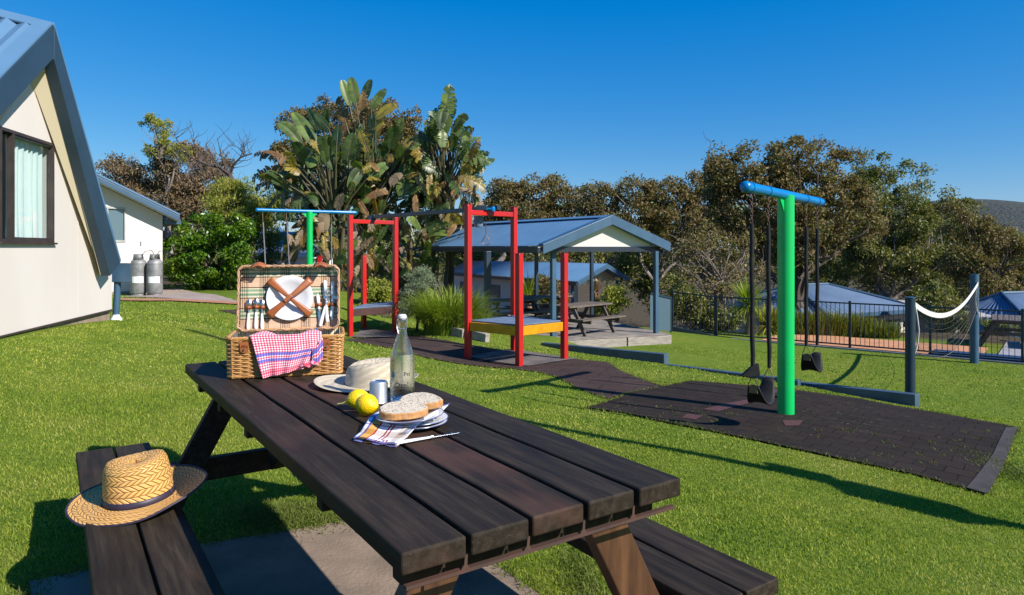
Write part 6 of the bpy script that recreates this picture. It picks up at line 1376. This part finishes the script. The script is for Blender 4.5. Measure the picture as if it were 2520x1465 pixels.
# ------------------------------------------------------------------ giant bird-of-paradise clumps
def paddlemat(name, c1, c2, rough=.4, trans=.3):
    m, nt, b = new_mat(name); g = N(nt, 'ShaderNodeNewGeometry'); f = noise(nt, coords(nt, 'Object'), 2.3, 4)
    c = ramp(nt, f, [(.3, c1), (.65, c2)]); c = mixc(nt, 1.0, c, ramp(nt, g.outputs['Random Per Island'], [(0, .6), (1, 1.3)]), 'MULTIPLY')
    nt.links.new(c, b.inputs['Base Color']); b.inputs['Roughness'].default_value = rough
    tr = N(nt, 'ShaderNodeBsdfTranslucent'); nt.links.new(mixc(nt, 1.0, c, (1.5, 1.6, .5), 'MULTIPLY'), tr.inputs[0]); mx = N(nt, 'ShaderNodeMixShader'); mx.inputs[0].default_value = trans
    nt.links.new(b.outputs[0], mx.inputs[1]); nt.links.new(tr.outputs[0], mx.inputs[2]); nt.links.new(mx.outputs[0], nt.nodes['Material Output'].inputs[0]); return m
PG = paddlemat('paddle_green', (.065, .125, .028), (.16, .21, .045)); PD = paddlemat('paddle_deep_green', (.026, .062, .018), (.08, .115, .03), .38)
PY = paddlemat('paddle_yellow', (.30, .26, .03), (.26, .17, .04)); PB = paddlemat('paddle_brown', (.16, .075, .025), (.26, .15, .045), .6); PT = paddlemat('paddle_dry', (.30, .22, .14), (.20, .145, .095), .8, .15)
class Lf:
    def __init__(s): s.v = []; s.f = []
    def leaf(s, a, b, wd, tat=0.0, bow=.12, side=None, fold=.35, n=16):
        a = Vector(a); b = Vector(b); d = b-a; L = d.length; d.normalize()
        view = Vector((random.uniform(-.5, .5), -1, random.uniform(-.1, .6))).normalized()
        sd_ = d.cross(view); 
        if sd_.length < .1: sd_ = d.cross(Vector((0, 0, 1)))
        sd_.normalize(); nr = sd_.cross(d).normalized()
        if side is not None: sd_ = (sd_*math.cos(side)+nr*math.sin(side)).normalized(); nr = sd_.cross(d).normalized()
        bw = Vector((0, 0, L*bow)); 
        mid = lambda t: a.lerp(b, t)+bw*math.sin(math.pi*t)*1.0
        prof = lambda t: wd/2*(math.sin(math.pi*min(1, t*.97+.04))**.42)*(1-.18*t)
        for q in (-1, 1):
            step = 1.0/n; k = 0
            while k < n:
                m_ = 1 if tat > 0 and random.random() < tat else min(n-k, random.randint(2, 5))
                t0 = k*step; t1 = min(1, (k+m_)*step)-(step*.10 if tat else 0)
                dr = tat*random.uniform(0, .7)*wd*.5; sk = random.uniform(.0, .5)*tat
                ns = max(1, m_); base = len(s.v)
                for i in range(ns+1):
                    t = t0+(t1-t0)*i/ns; p = mid(t); w_ = prof(t)*(1-tat*random.uniform(0, .18))
                    tt = min(1, t+.05); sw = d*(w_*(.25+sk))
                    e1 = p+sd_*q*w_*.5+nr*fold*w_*.4+sw*.4; e2 = p+sd_*q*w_+nr*fold*w_*.25+sw+Vector((0, 0, -dr))
                    if tat > .5: e2 = e2+(mid((t0+t1)/2)-mid(t))*.18
                    s.v += [tuple(p), tuple(e1), tuple(e2)]
                for i in range(ns):
                    o = base+i*3; s.f += [(o, o+1, o+4, o+3), (o+1, o+2, o+5, o+4)]
                k += m_
    def build(s, name, mat, r): return np_mesh(name, s.v, s.f, mat, r)
def c3(x, y): return (168+.4586*x, 168+.4586*y)
def strel(label, hub, Y, leaves, fill, dry, stems, low, tats=(0, .3, .6, .9)):
    """hub: crop position of the fan's foot; leaves: (bx,by,tx,ty,width,kind,tatter)"""
    hx, hy = c3(*hub); H0 = P(hx, hy, Y); r = root('bird_of_paradise', label, 'bird-of-paradise plant', Vector((H0.x, Y, h1(H0.x, Y))), 'giant bird-of-paradise clumps')
    bins = {k: Lf() for k in 'GDYBT'}; st = MB()
    for (bx, by, tx, ty, wd, kd, tat) in leaves:
        y0 = Y+random.uniform(-.7, .5); a = P(*c3(bx, by), y0); b = P(*c3(tx, ty), y0+random.uniform(-.3, .3)); bins[kd].leaf(a, b, wd*1.1, tat, .10 if abs(tx-bx) > abs(ty-by) else .03)
        foot = Vector((H0.x+random.uniform(-.2, .2), Y+random.uniform(-.2, .2), H0.z)); m = foot.lerp(a, .55)+Vector((0, 0, .15*(a-foot).length)); pts = [foot, foot.lerp(m, .5)+Vector((0, 0, .05)), m, a, a.lerp(b, .5)+Vector((0, 0, (b-a).length*(.10 if abs(tx-bx) > abs(ty-by) else .03))), b]
        st.tube(pts, [.035, .032, .028, .022, .013, .004], 6)
    n, cx_, cy_, rx, ry = fill
    for k in range(n):
        an = random.uniform(-.15, math.pi+.15); rr = random.uniform(.35, 1.0)**.7; x = cx_+rx*rr*math.cos(an); y = cy_-ry*rr*math.sin(an)
        ln = random.uniform(90, 190); dx = (x-hub[0])*.9+random.uniform(-60, 60); dy = (y-hub[1]); q = math.hypot(dx, dy); dx /= q; dy /= q
        dr = random.uniform(0, .9); tx = x+dx*ln; ty = y+dy*ln*(1-dr)+ln*.35*dr; kd = random.choices('DGYB', (5, 3.8, 1.8, 1.8))[0]; y0 = Y+random.uniform(-.9, 1.4)
        a = P(*c3(x, y), y0); b = P(*c3(tx, ty), y0+random.uniform(-.7, .4)); bins[kd].leaf(a, b, random.uniform(.30, .46), max(random.choice(tats), .7 if kd == 'Y' else 0), .12, random.uniform(-.8, .8))
        foot = Vector((H0.x+random.uniform(-.35, .35), Y+random.uniform(-.3, .3), H0.z)); st.tube([foot, foot.lerp(a, .5)+Vector((0, 0, .12)), a], [.032, .026, .018], 5)
    n, x0, y0_, x1, y1 = dry
    for k in range(n):
        x = random.uniform(x0, x1); y = random.uniform(y0_, y1); Yd = Y+random.uniform(-1.0, .9); ln = random.uniform(60, 150); t = random.uniform(-.9, .9)
        a = P(*c3(x, y), Yd); b = P(*c3(x+ln*t*.8, y+ln*(1-.35*abs(t))), Yd+random.uniform(-.3, .3)); bins[random.choices('TBYD', (5, 1.6, 1.2, 2.4))[0]].leaf(a, b, random.uniform(.16, .34), random.choice((.5, .9, 1)), .10, random.uniform(-1.2, 1.2), .5, 12)
    n, x0, y0_, x1, y1 = low
    for k in range(n):
        x = random.uniform(x0, x1); y = random.uniform(y0_, y1); Yd = Y+random.uniform(-.9, 1.0); t = random.uniform(-1, 1); ln = random.uniform(80, 170)
        a = P(*c3(x, y), Yd); b = P(*c3(x+ln*t, y-ln*(.75-.9*abs(t))), Yd+random.uniform(-.5, .3)); bins[random.choices('DGYT', (6, 2.6, .8, .8))[0]].leaf(a, b, random.uniform(.26, .46), random.choice((0, .3, .7, .95)), .12, random.uniform(-1, 1))
    for k in range(stems[0]):
        x = random.uniform(stems[1], stems[2]); y1_ = random.uniform(520, 760); a = P(*c3(x, 1150), Y+random.uniform(-.4, .8)); a.z = h1(a.x, a.y)-.05; b = P(*c3(x+random.uniform(-70, 70), y1_), Y+random.uniform(-.4, .8)); branch(st, a, b, .075, .04, 6, .04, 7)
    for k, nm, m in (('G', 'green_leaves', PG), ('D', 'deep_green_leaves', PD), ('Y', 'yellowing_leaves', PY), ('B', 'brown_leaves', PB), ('T', 'dry_leaves', PT)):
        if bins[k].v: bins[k].build(nm, m, r)
    st.build('stems', pm('palm_stems', (.075, .085, .028), (.07, .05, .03), 3, .6), r, world=True, smooth=True)
strel('tall left clump of banana-like leaves with brown tattered arms', (1420, 820), 21.5,
 [(1330,420,1205,235,.46,'G',0),(1250,400,1128,292,.40,'G',.2),(1350,340,1288,222,.34,'G',0),(1375,345,1390,215,.28,'G',0),(1210,505,995,462,.42,'B',.9),(1200,540,985,592,.44,'B',.95),(1210,590,1000,645,.40,'B',.95),
  (1430,540,1330,385,.44,'D',.1),(1400,470,1395,355,.36,'G',.2),(1490,520,1530,345,.46,'D',.1),(1520,600,1565,420,.40,'G',.3),(1350,560,1240,430,.46,'D',.3),(1440,420,1450,300,.32,'D',0),(1400,330,1320,240,.26,'D',.2),(1240,680,1340,690,.3,'Y',.6),(1300,640,1130,640,.36,'D',.7),(1500,700,1420,600,.3,'D',.5),(1340,690,1230,690,.34,'Y',.6),(1300,700,1180,770,.34,'D',.9),(1260,620,1120,560,.38,'D',.6)],
 (80, 1380, 660, 240, 250), (60, 1130, 640, 1600, 1120), (6, 1330, 1560), (46, 1130, 700, 1560, 1100))
strel('tallest middle clump with yellow and green upright leaves', (1620, 820), 22.3,
 [(1510,200,1468,62,.34,'G',0),(1545,190,1515,48,.36,'G',0),(1575,200,1625,58,.36,'D',.1),(1625,215,1705,108,.28,'G',.3),(1500,330,1448,150,.46,'B',.9),(1560,300,1585,120,.40,'B',.9),(1650,270,1768,200,.32,'Y',.1),(1600,360,1695,290,.34,'Y',.2),(1560,430,1480,290,.4,'B',.9),(1610,450,1560,330,.34,'Y',.6),
  (1715,480,1742,308,.46,'G',.1),(1765,350,1792,268,.28,'G',0),(1800,700,1822,510,.62,'G',.25),(1790,420,1905,365,.38,'Y',.9),(1830,500,1960,430,.40,'B',.9),(1640,560,1700,450,.38,'D',.4),(1770,560,1880,520,.40,'Y',.9),(1660,640,1560,560,.36,'D',.6),(1700,690,1650,560,.34,'D',.5),(1820,600,1950,600,.4,'B',1),(1760,750,1900,690,.34,'D',.7)],
 (80, 1680, 620, 220, 250), (130, 1520, 470, 2000, 1180), (6, 1500, 1820), (60, 1560, 640, 1960, 1150))
strel('right clump with one tall feathery spike leaf', (2010, 760), 22.0,
 [(2010,340,2052,84,.54,'G',.85),(2035,300,2075,150,.40,'D',.9),(1990,330,2020,170,.40,'D',.9),(2000,400,1960,270,.42,'G',.9),(2060,380,2120,240,.40,'G',.9),(2060,330,2145,250,.34,'D',.5),(2040,330,1965,215,.34,'D',.8),(2070,400,2165,310,.38,'G',.8),(2090,440,2215,372,.36,'G',.9),(2100,470,2268,505,.44,'G',1),(2110,520,2235,545,.40,'Y',1),(2000,420,1880,345,.40,'D',.9),(2090,580,2240,650,.42,'Y',1),(1980,480,1850,440,.38,'D',.9),(2080,640,2230,740,.40,'T',1),(2030,450,2000,300,.36,'D',.7),(2050,420,2110,280,.36,'D',.8),(1990,560,1900,520,.34,'D',.8),(2070,500,2190,440,.36,'D',.9)],
 (70, 2020, 560, 150, 230), (66, 1880, 520, 2230, 900), (5, 1930, 2080), (40, 1880, 560, 2160, 900), (.7, .9, 1))
# ------------------------------------------------------------------ strappy plants and shrubs
def strappy(name, label, px, py, Y, n, hgt, spread, wd, mat, group=None, z=None, r0=.35, cat='plant', stiff=0.0, trunk=0):
    b = P(px, py, Y); zb = h1(b.x, b.y) if z is None else z; r = root(name, label, cat, Vector((b.x, b.y, zb)), group); V = []; F = []
    for k in range(n):
        a = random.uniform(0, 6.283); q = random.random()**.5*r0; L = hgt*random.uniform(.65, 1.15); sp = spread*random.uniform(.3, 1.1)
        p0 = np.array((q*math.cos(a), q*math.sin(a), trunk)); a2 = a+random.gauss(0, .6); dx, dy = math.cos(a2), math.sin(a2); w_ = wd*random.uniform(.7, 1.2)/2; px_, py_ = -dy, dx; m = 5; o = len(V)
        if stiff: el = random.uniform(-.5, 1.45)
        for i in range(m+1):
            t = i/m
            if stiff: c = p0+np.array((dx*math.cos(el)*L*t, dy*math.cos(el)*L*t, math.sin(el)*L*t-.12*L*t*t))
            else: c = p0+np.array((dx*sp*t**1.7, dy*sp*t**1.7, L*(t-.42*t**2.6*min(1.6, sp/L+.35))))
            ww = w_*(1-t**2*.9); V += [(c[0]-px_*ww, c[1]-py_*ww, c[2]), (c[0]+px_*ww, c[1]+py_*ww, c[2])]
        for i in range(m): F.append((o+2*i, o+2*i+1, o+2*i+3, o+2*i+2))
    np_mesh('leaves', V, F, mat, r, world=False)
    if trunk: mb = MB(); mb.tube([(0, 0, -.2), (.03, 0, trunk*.5), (0, 0, trunk+.05)], [.16, .13, .12], 10); mb.build('trunk', pm('fibrous_trunk', (.30, .17, .10), (.16, .10, .065), 14, .9, .6, 60, .01), r, smooth=True)
    return r
strappy('grass_clump', 'big fountain-like green grass clump left of the nearer red frame', 1105, 800, 14.6, 1900, 1.25, .85, .020, LM, z=-.55, r0=.52)
strappy('grass_clump', 'smaller grass tuft leaning over the sleepers right of the big clump', 1168, 812, 14.7, 420, .85, .6, .017, LM, z=-.62, r0=.25)
tree('grey_shrub', 'fine grey-green rosemary-like shrub left of the big grass clump', [(1018,720,22,45),(1045,700,22,35),(1000,755,22,30),(1040,760,28,32)], 15.6, (1025, -.62), GG, M_BARKD, 60, .16, 130, .055, .012, .04, cat='shrub', forks=5)
tree('flowering_shrub', 'yellow-green shrub with pale blooms between the far red posts', [(915,720,18,30),(935,760,22,25),(900,760,16,28),(950,720,12,30)], 18.5, (920, -.5), GY, M_BARKD, 40, .18, 90, .08, .035, .04, cat='shrub', forks=4)
tree('flowering_shrub', 'pale dried flower shrub low beside the far red frame', [(935,770,26,16),(905,785,20,12),(960,780,20,14)], 17.6, (935, -.6), leafmat('pale_bloom', [(.30, .24, .19), (.22, .16, .12), (.12, .13, .05)], .8, .1, .2), M_BARKD, 26, .14, 70, .06, .03, .03, cat='shrub', forks=3)
strappy('cabbage_tree', 'spiky yellow-green cabbage tree with brown trunk behind the pool fence', 1843, 800, 20.6, 300, .95, .5, .040, LM, z=-1.55, r0=.06, cat='palm', stiff=1, trunk=1.15)
strappy('cabbage_tree', 'lower yellow spiky plant leaning right of the cabbage tree trunk', 1888, 800, 20.9, 260, .75, .5, .040, leafmat('yellow_straps', [(.30, .30, .02), (.42, .38, .04), (.2, .24, .02)], .5, .3, .3), z=-1.4, r0=.12, cat='palm', stiff=1, trunk=.35)
gph = 'strappy plants along the pool hedge'
LH = leafmat('hedge_straps', [(.08, .11, .012), (.14, .16, .02), (.20, .20, .03), (.06, .08, .012)], .5, .3, .3)
nm = ['leftmost', 'second', 'third', 'fourth', 'fifth', 'sixth', 'seventh', 'eighth', 'ninth']
for i in range(9): strappy('hedge_plant', '%s of the strappy hedge plants along the orange terrace' % nm[i], 1905+i*35, 834, 20.9-i*.12, 300, 1.05 if i < 7 else .8, .35, .03, LH, gph, z=-1.45, r0=.32)
strappy('young_palm', 'young spiky palm in front of the white cabin under the shelter', 1300, 760, 23, 160, .9, .6, .04, LM, z=-1.3, r0=.06, cat='palm', stiff=1, trunk=1.0)
strappy('young_palm', 'purple-brown spiky palm by the white cabin porch', 1466, 700, 26, 120, .7, .5, .04, PU, z=-1.6, r0=.06, cat='palm', stiff=1, trunk=1.3)
tree('garden_shrub', 'brown leaved shrub in front of the cabin wall under the shelter', [(1340,720,35,35),(1370,745,30,25)], 23.5, (1350, -1.6), BR, M_BARKD, 30, .25, 70, .1, .05, .05, cat='shrub', forks=3)
tree('garden_shrub', 'yellow-green shrub right of the cabin porch', [(1515,740,28,28),(1490,755,20,25)], 25, (1510, -2), GY, M_BARKD, 26, .28, 80, .1, .05, .05, cat='shrub', forks=3)
tree('garden_shrub', 'dark olive shrub behind the pool fence below the thick net post', [(2340,790,60,30),(2430,810,60,25),(2300,740,50,40)], 22.5, (2350, -2.5), OL, M_BARKD, 60, .32, 80, .11, .05, .05, cat='shrub', forks=4)
tree('garden_shrub', 'shaded shrub behind the short fence section by the screen', [(1700,770,50,35),(1770,790,50,30),(1680,740,40,40)], 23.5, (1720, -2.5), OL, M_BARKD, 60, .3, 80, .11, .05, .05, cat='shrub', forks=4, bare=8)
